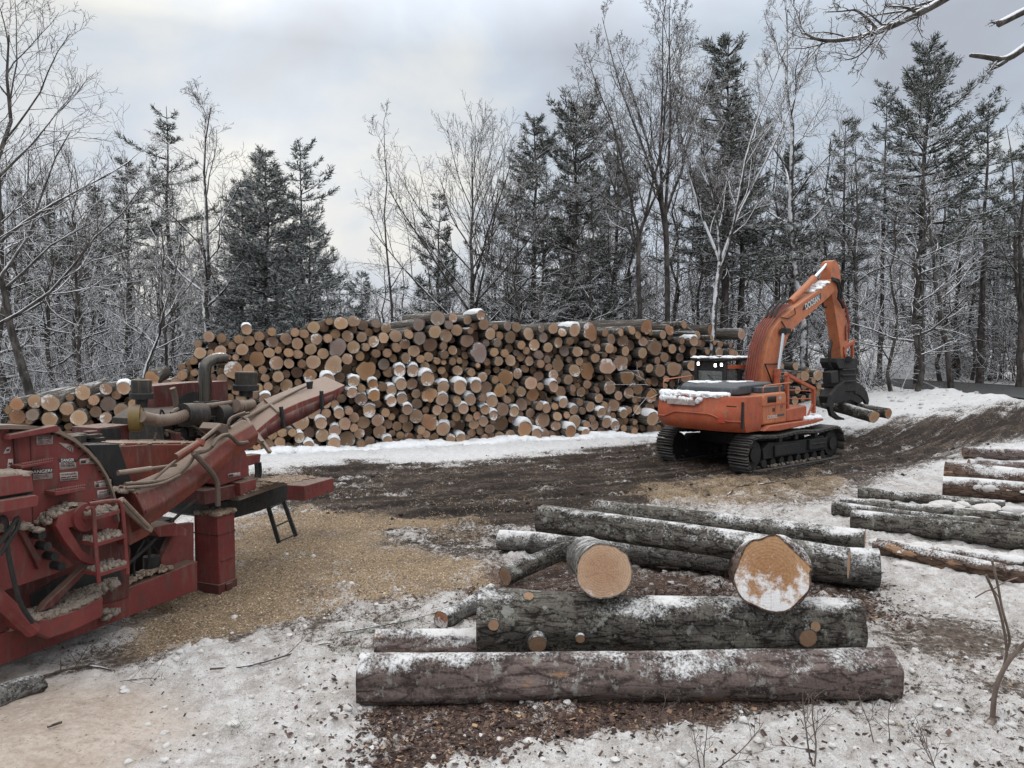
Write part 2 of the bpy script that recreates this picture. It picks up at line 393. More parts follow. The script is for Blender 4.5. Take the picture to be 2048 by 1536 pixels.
def gpt(x, y):
    "where the line of sight through a pixel meets the land"
    w = gp(x, y)
    for _ in range(12):
        z = float(ground_h0(np.array([w[0]]), np.array([w[1]]))[0]); w = .5 * w + .5 * gp(x, y, min(z, 2.0))
    return w
def G(pts): return [gpt(x, y)[:2] for x, y in pts]
CHIPS = G([(455, 1045), (620, 1020), (800, 1035), (960, 1045), (1010, 1060), (960, 1090), (820, 1090), (960, 1130), (975, 1180), (860, 1190), (700, 1215), (560, 1240), (370, 1280), (250, 1320), (330, 1200), (440, 1180)])
CHIP2 = G([(1180, 975), (1420, 955), (1640, 940), (1730, 965), (1690, 1005), (1560, 1030), (1350, 1020)])
MUD = G([(430, 985), (520, 950), (700, 930), (900, 935), (1050, 922), (1250, 895), (1400, 885), (1600, 880), (1760, 862), (1900, 838), (2048, 812), (2300, 800), (2300, 850), (2048, 868), (1900, 897), (1720, 955), (1500, 985), (1250, 1005), (1100, 1040), (1000, 1060), (820, 1040), (640, 1020)])
WET = G([(760, 1060), (900, 1045), (1060, 1050), (1090, 1090), (1000, 1120), (850, 1110), (770, 1095)])
LITTER = G([(690, 1420), (760, 1385), (1300, 1400), (1560, 1390), (1790, 1380), (1500, 1440), (1200, 1500), (900, 1536), (700, 1560), (690, 1480)])
LOGYARD = G([(990, 1130), (1300, 1080), (1760, 1150), (1790, 1250), (1500, 1220), (1000, 1230), (880, 1250)])
TANSNOW = [(-12, 8.0), (-5.5, 7.55), (-3.6, 7.15), (-3.0, 6.5), (-3.1, 5.6), (-3.0, 3.0), (-12, 2)]
ROAD_C = np.array([[24.5, 10], [24.2, 26], [23.2, 36], [21.3, 44], [16.5, 51], [8, 57], [-4, 62]])
def road_d(X, Y):
    bd = np.full(X.shape, 1e9)
    for (ax, ay), (bx, by) in zip(ROAD_C[:-1], ROAD_C[1:]):
        ex, ey = bx - ax, by - ay
        t = np.clip(((X - ax) * ex + (Y - ay) * ey) / (ex * ex + ey * ey), 0, 1)
        bd = np.minimum(bd, np.hypot(X - ax - t * ex, Y - ay - t * ey))
    return bd
def ground_eval(X, Y):
    U, V = path_uv(X, Y)
    jx = X + .7 * (fbm(X * .8, Y * .8, 4, 3) - .5); jy = Y + .7 * (fbm(X * .8, Y * .8, 4, 9) - .5)
    e1 = fbm(X * 1.1, Y * 1.1, 6, 21, .6) - .5; e2 = fbm(X * 3.7, Y * 3.7, 5, 33, .62) - .5; e3 = fbm(X * 9, Y * 9, 4, 41, .6) - .5
    mud = np.clip(sst(-1.7, .7, polysd(jx + .7 * e1, jy + 1.3 * e1 + .6 * e2, MUD)), 0, 1)
    chip = np.maximum(sst(-.8, .6, polysd(jx, jy, CHIPS)), .55 * sst(-.8, .8, polysd(jx, jy, CHIP2)))
    wet = sst(-.4, .4, polysd(jx, jy, WET))
    lit = np.maximum(sst(-.25, .25, polysd(jx, jy, LITTER)), .8 * sst(-.3, .3, polysd(jx, jy, LOGYARD)))
    tan = sst(-.5, .35, polysd(X + .4 * e1, Y + .4 * e1, TANSNOW))
    snow = .76 + .08 * sst(14, 22, Y) + .24 * np.exp(-((X + 2.2) / 1.9) ** 2 - ((Y - 6.9) / 1.5) ** 2) + .12 * np.exp(-((X - 6.5) / 2.2) ** 2 - ((Y - 8.5) / 3) ** 2)
    snow -= .20 * np.exp(-((X + 1.5) / 2.6) ** 2 - ((Y - 8.6) / 1.6) ** 2)          # trampled strip beside the yard
    snow -= .62 * np.exp(-((X - 5.3) / .9) ** 2 - ((Y - 8.7) / .8) ** 2) + .35 * np.exp(-((X - 5.9) / 1.3) ** 2 - ((Y - 7.3) / .35) ** 2)
    snow -= .16 * np.exp(-((X - 4.6) / 1.5) ** 2 - ((Y - 6.6) / .8) ** 2)
    snow += .25 * np.exp(-((X - 2.4) / 1.7) ** 2 - ((Y - 6.05) / .42) ** 2)
    snow = snow * (1 - mud) + mud * (.19 + .10 * e1)
    snow = snow * (1 - lit) + lit * (.27 + .25 * e2)
    snow = snow * (1 - chip) + chip * .22
    snow = np.maximum(snow * (1 - wet) + wet * .36, 0)
    rut = np.sin(V * 5.2 + 3 * e1) * .5 + np.sin(V * 11.3 + 5 * e1 + 2) * .35
    cov = np.clip((snow - .5) * 1.7 + e1 * .9 + e2 * .8 + e3 * .4 + .5 - .30 * mud * rut, 0, 1)
    cov = np.maximum(cov, tan)
    chipc = np.clip((chip - .5) * 1.6 + e1 * .9 + e2 * .7 + .5, 0, 1)
    h = ground_h0(X, Y)
    near = sst(45, 25, Y)
    h = h + near * (cov * (.03 + .16 * np.clip(e2 + .1, 0, 1) + .12 * np.clip(e1, 0, 1) + .12 * e3) * (1 - .75 * tan) + .05 * e1 + .02 * e3 * (1 - tan))
    h = h + mud * near * (.11 * rut + .10 * e2 + .05 * e3)
    h = h + tan * (.05 * e1)
    bank = np.exp(-((road_d(X, Y) - 4.9) / .9) ** 2) * (.06 + .45 * e1 + .35 * e2) * sst(22, 28, Y) * (X > 8)
    h = h + np.clip(bank, 0, 1)
    cov = np.maximum(cov, sst(.05, .2, bank))
    rd = road_d(X, Y); on = sst(4.3, 3.7, rd) * (Y > 18)
    h = h * (1 - on) + on * (ground_h0(X, Y) - .02)
    return h, dict(clean=sst(17, 23, Y) * (1 - .7 * mud), snow=cov, chip=chipc * (1 - .6 * wet), tan=tan, litter=lit, mud=np.maximum(mud, wet), ru=U, rv=V)
def ground_z(x, y):
    h, _ = ground_eval(np.array([float(x)]), np.array([float(y)])); return float(h[0])
def spaced(segs):
    o = [segs[0][0]]
    for a, b, d in segs:
        n = max(1, int(round((b - a) / d))); o += list(a + (b - a) * (np.arange(n) + 1) / n)
    return np.array(o)
gx = spaced([(-500, -100, 40), (-100, -30, 5), (-30, -10, .5), (-10, -5.5, .10), (-5.5, 7, .042), (7, 14, .10), (14, 34, .35), (34, 100, 4), (100, 500, 40)])
gy = spaced([(-120, -10, 8), (-10, 4, .7), (4, 5, .1), (5, 12, .038), (12, 18, .07), (18, 32, .13), (32, 52, .5), (52, 120, 4), (120, 900, 60)])
GX, GY = np.meshgrid(gx, gy)
gh, ga = ground_eval(GX, GY)
nx, ny = len(gx), len(gy)
gme = bpy.data.meshes.new('ground')
gme.vertices.add(nx * ny); gme.vertices.foreach_set('co', np.stack([GX, GY, gh], -1).astype(np.float32).ravel())
ii = np.arange(nx * ny).reshape(ny, nx); gq = np.stack([ii[:-1, :-1], ii[:-1, 1:], ii[1:, 1:], ii[1:, :-1]], -1).reshape(-1, 4)
gme.loops.add(gq.size); gme.loops.foreach_set('vertex_index', gq.astype(np.int32).ravel())
gme.polygons.add(len(gq)); gme.polygons.foreach_set('loop_start', (np.arange(len(gq)) * 4).astype(np.int32))
gme.polygons.foreach_set('use_smooth', np.ones(len(gq), bool)); gme.update(calc_edges=True)
for k_, v_ in ga.items(): gme.attributes.new(k_, 'FLOAT', 'POINT').data.foreach_set('value', np.ascontiguousarray(np.broadcast_to(v_, GX.shape)).astype(np.float32).ravel())
def ground_mat():
    M = Mat('ground_mix', .9, .10); c = M.co('Object')
    uv = M.n('ShaderNodeCombineXYZ'); M.l(M.math('MULTIPLY', M.attr('ru'), .10), uv.inputs[0]); M.l(M.attr('rv'), uv.inputs[1])
    nf = M.noise(c, 75, 4, .75); nm = M.noise(c, 14, 7, .7); nl = M.noise(c, 1.3, 5, .6); ns = M.noise(uv.outputs[0], 4.5, 8, .7)
    vc = M.voro(c, 60, out='Color'); vs = M.n('ShaderNodeSeparateColor'); M.l(vc, vs.inputs[0])
    mud = M.mix(M.ss(ns, .35, .7), (.014, .0105, .0085), (.062, .046, .037))
    mud = M.mix(M.math('MULTIPLY', M.ss(nm, .5, .70), .6), mud, (.080, .058, .044)); mud = M.mix(M.math('MULTIPLY', M.ss(ns, .50, .60), .65), mud, (.085, .064, .050)); mud = M.mix(M.math('MULTIPLY', M.ss(ns, .46, .36), .6), mud, (.010, .008, .007))
    soil = M.mix(M.ss(nm, .3, .7), (.045, .036, .030), (.155, .122, .098))
    lit = M.mix(vs.outputs[0], (.025, .019, .017), (.125, .072, .055)); lit = M.mix(M.math('MULTIPLY', M.ss(vs.outputs[1], .85, .95), .8), lit, (.30, .20, .13))
    k = M.mix(M.attr('mud'), soil, mud); k = M.mix(M.attr('litter'), k, lit)
    ch = M.mix(vs.outputs[0], (.125, .086, .052), (.35, .255, .155)); ch = M.mix(M.math('MULTIPLY', M.ss(M.math('ADD', M.math('MULTIPLY', nm, .6), M.math('MULTIPLY', nl, .4)), .46, .60), .65), ch, (.085, .062, .048))
    ch = M.mix(M.math('MULTIPLY', M.ss(vs.outputs[2], .82, .9), .6), ch, (.50, .40, .29))
    f = M.ss(M.math('ADD', M.attr('chip'), M.math('ADD', M.math('MULTIPLY', M.math('SUBTRACT', nf, .5), 2.2), M.math('MULTIPLY', M.math('SUBTRACT', nm, .5), 1.6))), .38, .58); k = M.mix(f, k, ch)
    # stray chips sprinkled over the mud
    k = M.mix(M.math('MULTIPLY', M.ss(vs.outputs[1], .93, .95), M.math('MULTIPLY', M.ss(nl, .46, .6), M.attr('mud'))), k, (.34, .25, .16))
    dn = M.noise(c, 4.0, 8, .75); sn = M.mix(M.math('MULTIPLY', M.ss(M.math('ADD', M.math('MULTIPLY', dn, .55), M.math('MULTIPLY', nf, .45)), .40, .60), .85), (.59, .575, .56), (.28, .245, .215)); sn = M.mix(M.ss(nf, .60, .68, 0.0, .6), sn, (.11, .085, .07)); sn = M.mix(M.math('MULTIPLY', M.attr('clean'), .75), sn, (.70, .70, .70))
    sn = M.mix(M.attr('tan'), sn, M.mix(M.ss(M.math('ADD', M.math('MULTIPLY', nm, .6), M.math('MULTIPLY', nl, .4)), .4, .62), (.36, .29, .235), (.50, .43, .37)))
    sn = M.mix(M.math('MULTIPLY', M.math('MULTIPLY', M.ss(vs.outputs[1], .88, .93), M.ss(nm, .5, .6)), .6), sn, (.16, .11, .08))
    a = M.math('ADD', M.attr('snow'), M.math('ADD', M.math('MULTIPLY', M.math('SUBTRACT', nf, .5), 2.6), M.math('ADD', M.math('MULTIPLY', M.math('SUBTRACT', nm, .5), 2.2), M.math('MULTIPLY', M.math('MULTIPLY', M.math('SUBTRACT', ns, .5), M.attr('mud')), 1.6))))
    s_ = M.ss(a, .40, .62); k = M.mix(s_, k, sn)
    M.col(k); M.rough(M.mix(s_, M.ss(ns, .3, .7, .5, .95), (.95, .95, .95)))
    M.bump(M.math('ADD', M.math('ADD', nm, M.math('MULTIPLY', nf, .6)), M.math('MULTIPLY', vs.outputs[1], .4)), .7, .03)
    return M.m
gme.materials.append(ground_mat())
ground = bpy.data.objects.new('ground', gme); COL.objects.link(ground); kind(ground, 'structure', 'snowy log yard of mud, wood chips and trampled snow')
# road beyond the yard
def road_mat():
    M = Mat('asphalt', .7, .35); c = M.co('Object'); n = M.noise(c, 30, 6, .7); n2 = M.noise(M.co('Object', (1, .15, 1)), 1.2, 4)
    k = M.mix(n, (.030, .031, .033), (.055, .055, .056)); k = M.mix(M.math('MULTIPLY', M.ss(n2, .5, .7), .4), k, (.10, .098, .095)); M.col(k); M.bump(n, .2, .01); return M.m
RP = []
for (a, b) in zip(ROAD_C[:-1], ROAD_C[1:]):
    for t in np.linspace(0, 1, 8, endpoint=False): RP.append(a + t * (b - a))
RP = np.array(RP + [ROAD_C[-1]]); 
for _ in range(6): RP[1:-1] = (RP[:-2] + 2 * RP[1:-1] + RP[2:]) / 4
Tn = np.gradient(RP, axis=0); Tn /= np.linalg.norm(Tn, axis=1)[:, None]; Nn = np.stack([Tn[:, 1], -Tn[:, 0]], -1)
rv = []; 
for q, w in zip(RP, Nn):
    for s_ in np.linspace(-3.6, 3.6, 9):
        x, y = q + w * s_; rv.append((x, y, float(ground_h0(np.array([x]), np.array([y]))[0]) + .05))
mb = MB(); mb.add(rv, [(i * 9 + j, i * 9 + j + 1, i * 9 + j + 10, i * 9 + j + 9) for i in range(len(RP) - 1) for j in range(8)])
kind(mb.build('road', road_mat()), 'structure', 'grey plowed road behind the snow bank')
# ------------------------------------------------------------------ the log pile, traced end by end
TA = """132,258,40 221,268,34 296,322,28 346,280,34 400,210,37s 420,285,38 368,347,42 487,255,36 490,328,34d 578,228,32w 580,300,42bd 559,377,38 622,352,26 75,373,42 150,375,28 209,360,40 25,430,28
270,405,22 323,403,24 475,420,56o 610,440,50 695,372,34 763,380,34 695,448,36 755,308,42 740,230,32w 808,238,34 690,275,42bd 878,195,44 898,275,42w 972,278,32 858,350,42 943,388,40 1040,345,64g 983,152,26
1060,168,48 1033,248,35 1118,255,42 1150,150,42d 1095,410,40 1158,335,46 1225,265,38 1240,330,28 1285,295,40w 1340,325,28d 1198,400,34 1240,175,38bd 1318,165,34g 1385,200,38w 1362,265,38 1450,335,34
1455,253,46 1537,243,34 1393,375,32 1310,375,32d 1438,410,30 1525,315,38d 1578,360,44 1520,410,38d 1612,270,46g 1605,175,44g 1703,315,50d 1743,130,54g 1720,225,46 1818,180,32g 1803,255,46 1790,325,30
1790,385,32d 1692,405,36 1625,408,30 1735,430,26 1788,435,20 870,440,52 792,458,30d 765,510,40bd 1015,460,66w 1245,500,68o 1168,455,26b 1130,490,42bd 1375,455,42g 1470,500,42sw 1568,500,44sw 1655,552,52s
1668,470,34 1782,498,28 1725,480,32bd 515,497,30 410,485,40 290,505,64w 620,540,40 530,550,30 215,535,38d 155,520,32d 850,525,48wo 680,605,46 548,608,32s 490,620,30 525,690,40sd 460,668,26d 610,630,28d
965,560,52s 1060,530,38bd 1140,570,40sw 1130,650,36s 1200,620,30s 1285,590,38so 1075,697,34w 1200,700,44sd 1290,670,42so 1350,610,32sd 1415,645,38s 1410,700,38sw 1478,595,42s 1568,597,42 1488,695,40s
1600,665,34 1680,670,54o 1603,725,38d 1780,620,44s 1765,705,46s 1830,765,34 955,735,38 1025,750,32 1110,790,30s 1190,780,30bd 1330,735,30w 1253,800,48sw 1365,800,32 1155,845,38 1048,835,38s 975,835,34sw
885,815,54 925,895,42s 1010,890,36bd 1092,908,44 1220,900,46 1325,858,44d 1420,833,26 1465,800,26bd 1523,780,38sd 1505,850,34 1590,830,50d 1665,783,26d 1735,775,36 1695,870,64o 1790,828,34 800,880,60w
870,940,42bd 660,940,36 715,935,30s 768,960,36sw 580,950,36 527,1005,30 620,1010,40 550,1070,46 490,1030,28 757,1020,32 830,1015,38s 710,1050,30d 943,985,48 1030,975,44s 1110,985,30s 1175,975,38w 915,1060,32d
992,1055,46s 1103,1045,60d 1205,1020,32d 1275,980,34bd 1265,1053,38d 1325,1040,20 1380,1042,38s 1352,960,48 1395,890,34 1470,900,36 1430,960,26 1487,978,30 1440,1010,26d 1483,1040,22d 1553,910,42 1630,935,30s
1605,987,22 1660,990,30 1558,1022,44o 1632,1030,22d 1678,1040,26 1730,1010,34 1768,945,50s 1795,1040,22"""
TB = """28,125,34w 48,213,42 130,140,34 133,218,24 178,188,26d 195,115,34s 238,168,44 200,258,42bd 118,288,46d 290,238,42 355,252,30 333,190,24 408,182,36g 480,190,36d 435,262,46d 325,303,32g 260,303,26g 500,318,32
195,370,66g 30,355,34 90,365,28bd 302,368,32 377,375,30 438,345,34bd 75,430,24 120,443,26bd 183,460,18 268,437,28 330,433,34 15,435,26d 55,498,36 148,510,30 225,543,36 275,510,24d 437,427,40 485,375,24g 545,358,26
598,318,42 560,238,46 635,200,32g 660,265,36g 690,335,36 620,385,32g 570,432,34 630,450,30 685,418,28g 740,380,36bd 720,200,38 760,300,38 780,228,32w 833,290,30d 860,215,46s 820,360,38g 898,365,38 775,460,48d
965,372,24d 965,312,24g 858,420,24g 920,435,32 870,500,44w 980,500,62o 1020,335,28 1018,410,34 1050,295,30bd 1000,225,68ow 1092,235,28 1105,340,36w 1080,385,22d 1165,352,24w 1130,280,38d 1197,240,28 1215,285,40d
1260,215,30s 1230,360,34 1090,465,60w 1210,455,58w 1270,410,26bd 1315,248,28 1285,320,40d 1365,300,34 1343,378,38 1375,190,56o 1420,335,56d 1520,240,32 1560,215,38o 1518,308,26 1572,345,34 1615,290,24 1672,290,34s
1640,345,30 1725,300,28d 1718,362,34 1640,403,32d 1745,253,32 1825,265,18 1800,310,28d 1660,175,28w 1870,300,18 1830,365,24 1905,365,34 1972,372,28 1920,318,24 1980,320,18 1860,210,38od 2030,240,40w 2025,385,34
1345,450,26 1375,410,28d 1393,482,32 1460,490,46d 1450,440,28w 1508,405,36d 1555,485,54d 1683,463,36 1740,425,20 1760,490,44w 1650,540,44d 1730,575,44 40,610,50s 160,605,44s 255,620,48d 398,548,58o 485,520,38w
545,488,28bd 310,562,28sw 355,642,48o 420,635,28d 490,645,36d 640,540,36d 700,480,28 735,528,38w 825,560,36d 560,585,48 645,610,30 720,610,40s 600,672,48o 690,680,32bd 795,650,42 850,625,28d 770,560,26b 940,650,38w
977,600,32 1030,690,34 1110,620,48 1035,635,22d 1090,690,30bd 1175,600,26bd 1265,655,40w 1185,675,34 1285,585,32w 1235,535,50od 1320,535,36d 1345,633,40 1410,580,30 1455,575,34d 1505,555,24 1420,680,48o 1490,660,32
1500,605,20 25,700,32s 125,700,42s 200,685,30ds 70,760,38s 160,772,24s 222,768,34s 300,725,44s 378,705,28d 440,695,30d 515,740,46d 608,750,30s 665,790,34s 715,750,26s 790,725,36s 900,720,28d 970,750,38
1030,790,34s 1070,740,28s 1150,745,44d 1220,725,30bd 1310,708,24 1320,775,34 1420,760,36 1390,830,50s 1470,730,30d 1445,815,32d 45,832,32 110,845,28s 188,825,30 280,810,34sw 360,840,48d 440,792,38sw 500,825,34bd
430,870,26 230,880,36s 158,905,36 292,888,22s 75,900,48bd 10,880,26d 25,970,36w 135,980,32 203,965,32d 268,935,36d 368,935,60d 480,935,58so 580,805,36 560,870,30d 650,870,56d 740,825,34 740,888,36 865,785,34s
830,840,26s 910,780,26d 585,955,44s 665,955,40d 735,945,28d 830,900,50 940,875,28s 985,845,26s 910,940,32sw 790,990,44so 855,975,30d 720,990,30d 1005,890,36 1080,875,38s 1095,800,36 1150,900,36sw 1145,825,28d
1210,810,32s 1180,860,28d 1245,862,28w 1280,860,20 1250,785,30w 1055,945,24 1110,960,26 1170,955,24 1205,920,26s 1268,912,28s 1320,905,34d 1060,990,32 1150,990,20d 975,988,30d 40,1035,36s 115,1038,26 170,1025,22
230,1030,30 300,1005,32 360,1022,34 437,1012,40 1410,910,38d 1350,905,24d 1515,895,28 1495,935,30"""
TL = """170,490,50o 255,478,52 405,490,68w 518,533,50 610,572,62 385,605,58 260,570,46g 130,590,58o 195,622,26 658,422,58 732,455,42 820,378,46w 825,472,58g 940,383,50s 872,437,36 940,528,56d 820,580,44w 1160,300,56o
1280,345,40d 1355,320,36 1408,265,38s 1495,250,28 1010,500,40 960,640,50o 1570,300,34d 1640,270,36d 1490,330,34d 1060,600,40d 700,560,44d"""
TR = """1015,745,26 1085,775,22 1050,805,34 1130,800,38 1010,805,20 1090,835,22 1145,870,22 1155,910,22 985,895,24 1195,910,18 1000,965,28 920,740,24 1090,890,20 1050,870,24d 940,830,26d 1110,940,22 1215,870,16 1060,950,22 940,930,24"""
def parse(t, sc, ox, oy):
    o = []
    for w in t.split():
        a, b, c = w.split(','); i = 0
        while i < len(c) and c[i].isdigit(): i += 1
        o.append((ox + float(a) / sc, oy + float(b) / sc, float(c[:i]) / sc, c[i:]))
    return o
PN = np.array([-.34, .94, 0]); PN /= np.linalg.norm(PN); PS = np.array([PN[1], -PN[0], 0]); PP = np.array([-8.0, 24.0, 0])
PNr = PN; PPr = np.array([14.0, 34.2, 0])
ends = []
for tr, pp, zone in ((parse(TA, 3.531, 380, 600) + parse(TB, 3.531, 900, 600), PP, 'main'), (parse(TL, 3.84, 0, 680), PP, 'low'), (parse(TR, 3.2, 1280, 500), PPr, 'far')):
    for x, y, r, fl in tr:
        w = onp(x, y, pp, PN); depth = w[1]
        rec = float(np.dot(w - pp, PS))
        ends.append([rec, w[2], r * depth / F * 1.0, fl, zone, 0])
rng = random.Random(5)
for it in range(70):                                    # settle: no two logs may share the same space
    for i in range(len(ends)):
        a = ends[i]
        for j in range(i + 1, len(ends)):
            b = ends[j]
            if a[4] == 'far' or b[4] == 'far':
                if a[4] != b[4]: continue
            dx = b[0] - a[0]
            if abs(dx) > 1: continue
            dz = b[1] - a[1]; d = math.hypot(dx, dz) + 1e-6; m = (a[2] + b[2]) * .985
            if d < m:
                k = (m - d) * .35 / d; wa = b[2] / (a[2] + b[2])
                a[0] -= dx * k * wa; a[1] -= dz * k * wa; b[0] += dx * k * (1 - wa); b[1] += dz * k * (1 - wa)
    for a in ends:
        if a[4] != 'far': a[1] = max(a[1], a[2] + .02)
# shared log shapes: unit radius, axis along +Y, face at y = 0
def log_proto(seed, rough, ecc):
    r = random.Random(seed); nseg = 26
    ys = [0, .012, .06, .15, .3, .5, .7, .85, 1.0]
    ph = [r.random() * 6.28 for _ in range(6)]; am = [ecc * r.random(), rough * .5 * r.random(), rough * .4 * r.random(), rough * .25, rough * .2]
    def rad(a, y):
        q = 1 + am[0] * math.cos(2 * (a - ph[0])) + sum(am[k] * math.cos((k + 2) * a + ph[k] + y * 2.0 * k) for k in range(1, 5))
        return q + .02 * math.sin(9 * a + ph[5] + 14 * y) + (r.random() - .5) * .035
    bend = (r.random() - .5) * .3
    prof = [[rad(2 * math.pi * k / nseg, y) * (1 - .08 * y) for k in range(nseg)] for y in ys]
    tilt = ((r.random() - .5) * .015, (r.random() - .5) * .015)
    def P(i, k, f=1.0, dy=0):
        a = 2 * math.pi * k / nseg; q = prof[i][k] * f; x, z = q * math.sin(a), q * math.cos(a)
        return (x + bend * ys[i] * (ys[i] - .3), ys[i] + dy + (tilt[0] * x + tilt[1] * z) * (1 if i < 3 else 0), z)
    bk = MB(); v = [P(0, k, .955) for k in range(nseg)]
    for i in range(len(ys)): v += [P(i, k) for k in range(nseg)]
    fs = []
    for i in range(len(ys)):
        for k in range(nseg):
            k2 = (k + 1) % nseg; a = i * nseg; b = a + nseg; fs.append((a + k, b + k, b + k2, a + k2))
    fs.append(list(range(len(v) - nseg, len(v))))
    bk.add(v, fs)
    ct = MB(); v = [(0, 0, 0)]; fs = []
    for j, f in enumerate((.35, .7, .957)):
        for k in range(nseg):
            x, y, z = P(0, k, f); v.append((x, y + (.0012 if j == 2 else 0) + (r.random() - .5) * .0007, z))
    for k in range(nseg):
        k2 = (k + 1) % nseg; fs.append((0, 1 + k, 1 + k2))
        for j in range(2): a = 1 + j * nseg; b = a + nseg; fs.append((a + k, b + k, b + k2, a + k2))
    ct.add(v, fs)
    # snow lying on the upper side, uneven edge, reaching to the face
    sn = MB(); v = []; fs = []; na = 9; yy = [-.006, .01, .04, .08, .13, .19]
    wob = [[.8 + .4 * r.random() for _ in range(na)] for _ in yy]
    for i, y in enumerate(yy):
        half = (1.15 - .12 * i / 5) * (.9 + .25 * r.random())
        for k in range(na):
            t = k / (na - 1) * 2 - 1; a = t * half
            th = .42 * (1 - t * t) ** .7 * wob[i][k] * (.35 if i == 0 else (1 if i < 5 else .15)) - .03
            q = rad(a, min(y, 1)) * .99 + th; v.append((q * math.sin(a), y, q * math.cos(a)))
    for i in range(len(yy) - 1):
        for k in range(na - 1): a = i * na + k; fs.append((a, a + na, a + na + 1, a + 1))
    v0 = len(v)
    for k in range(na):
        t = k / (na - 1) * 2 - 1; a = t * 1.1; v.append((.95 * math.sin(a), -.002, .95 * math.cos(a)))
    for k in range(na - 1): fs.append((k, k + 1, v0 + k + 1, v0 + k))
    sn.add(v, fs)
    return bk.mesh('log_bark', m_bark_pile, smooth=50), ct.mesh('log_cut_face', m_cut, smooth=50), sn.mesh('log_snow', m_snow, smooth=60)
PROTO = [log_proto(100 + k, .05, .07) for k in range(9)] + [log_proto(200 + k, .15, .16) for k in range(4)]
ONES = 'zeroth first second third fourth fifth sixth seventh eighth ninth tenth eleventh twelfth thirteenth fourteenth fifteenth sixteenth seventeenth eighteenth nineteenth'.split()
def ordw(n):
    if n < 20: return ONES[n]
    t = {2: ('twentieth', 'twenty'), 3: ('thirtieth', 'thirty'), 4: ('fortieth', 'forty'), 5: ('fiftieth', 'fifty'), 6: ('sixtieth', 'sixty')}[n // 10]
    return t[0] if n % 10 == 0 else t[1] + '-' + ONES[n % 10]
def tint(fl):
    k = .86 + .34 * rng.random()
    c = [k * (1.03 + .08 * (rng.random() - .5)), k, k * (.90 + .16 * rng.random())]
    if 'd' in fl: c = [c[0] * .64, c[1] * .64, c[2] * .66]
    if 'g' in fl: c = [c[0] * .62, c[1] * .72, c[2] * .92]
    if 'o' in fl: c = [c[0] * .92, c[1] * .76, c[2] * .62]
    return c
GROUPN = {'main': 'sawlogs stacked in the tall pile', 'low': 'sawlogs in the low end of the pile behind the chipper', 'far': 'sawlogs in the small stack behind the excavator boom'}
order = sorted(range(len(ends)), key=lambda i: -ends[i][2])
solo = set(order[:276])
ROWH = .34
rows = {}
for i in solo:
    e_ = ends[i]; rows.setdefault((e_[4], int(max(0, e_[1] - .12) / (ROWH if e_[4] == 'main' else .42))), []).append(i)
place = {}
for (zn, rw), L in rows.items():
    L.sort(key=lambda i: ends[i][0])
    for k, i in enumerate(L): place[i] = (rw, k + 1, len(L))
rest = []
for i, (s_, z, r, fl, zone, _) in enumerate(ends):
    pp = PPr if zone == 'far' else PP
    dep = rng.uniform(-.28, .22) + (.38 if 'b' in fl else 0) - (.30 if 's' in fl else 0)
    p = pp + PS * s_ + PN * dep; p[2] = z
    yaw = math.atan2(-PN[0], PN[1]) + math.radians(rng.gauss(0, 1.4) if zone == 'main' else rng.gauss(0, 1.2)); pit = math.radians(rng.gauss(0, .7))
    if z > 3.7 and s_ > 6.5: yaw += math.radians(rng.uniform(4, 16)); pit = math.radians(rng.uniform(0, 1.5))
    L = rng.uniform(4.3, 5.3); roll = rng.uniform(0, 6.28)
    pr = PROTO[9 + rng.randrange(4)] if ('o' in fl and rng.random() < .8) or r > .30 else PROTO[rng.randrange(9)]
    tn = tint(fl)
    if i not in solo: rest.append((p, yaw, pit, roll, r, L, tn, pr, fl)); continue
    rw, k, n = place[i]
    b = bpy.data.objects.new('sawlog', pr[0]); COL.objects.link(b)
    b.location = p; b.scale = (r, L, r)
    b.rotation_mode = 'YXZ'
    b.rotation_euler = (pit, roll if 's' not in fl else rng.uniform(-.3, .3), yaw)
    size = 'very thick' if r > .31 else 'thick' if r > .235 else 'medium' if r > .19 else 'slim'
    colr = 'dark stained' if 'd' in fl else 'grey weathered' if 'g' in fl else 'orange-brown' if 'o' in fl else 'tan'
    sw = 'snow-capped ' if 's' in fl else 'frosted ' if 'w' in fl else ''
    if zone == 'main':
        lab = f'{size} {sw}{colr} log, {ordw(k)} from the chipper end in the {ordw(rw + 1)} row up'
    elif zone == 'low':
        lab = f'{size} {sw}{colr} log behind the chipper, {ordw(k)} from outer end in {ordw(rw + 1)} row'
    else:
        lab = f'{size} {sw}{colr} log in small stack behind boom, {ordw(k)} along {ordw(rw + 1)} row'
    tag(b, lab, 'log', GROUPN[zone])
    c = bpy.data.objects.new('cut_face', pr[1]); COL.objects.link(c); c.parent = b
    c.color = (*tn, (.36 + .12 * rng.random() if 'w' in fl else .36 if rng.random() < .3 else .24) + (.03 if 's' in fl else 0))
    if 's' in fl:
        c = bpy.data.objects.new('snow_cap', pr[2]); COL.objects.link(c); c.parent = b
        c.scale = (1, 1 if rng.random() < .5 else 1.6, rng.uniform(.98, 1.06))
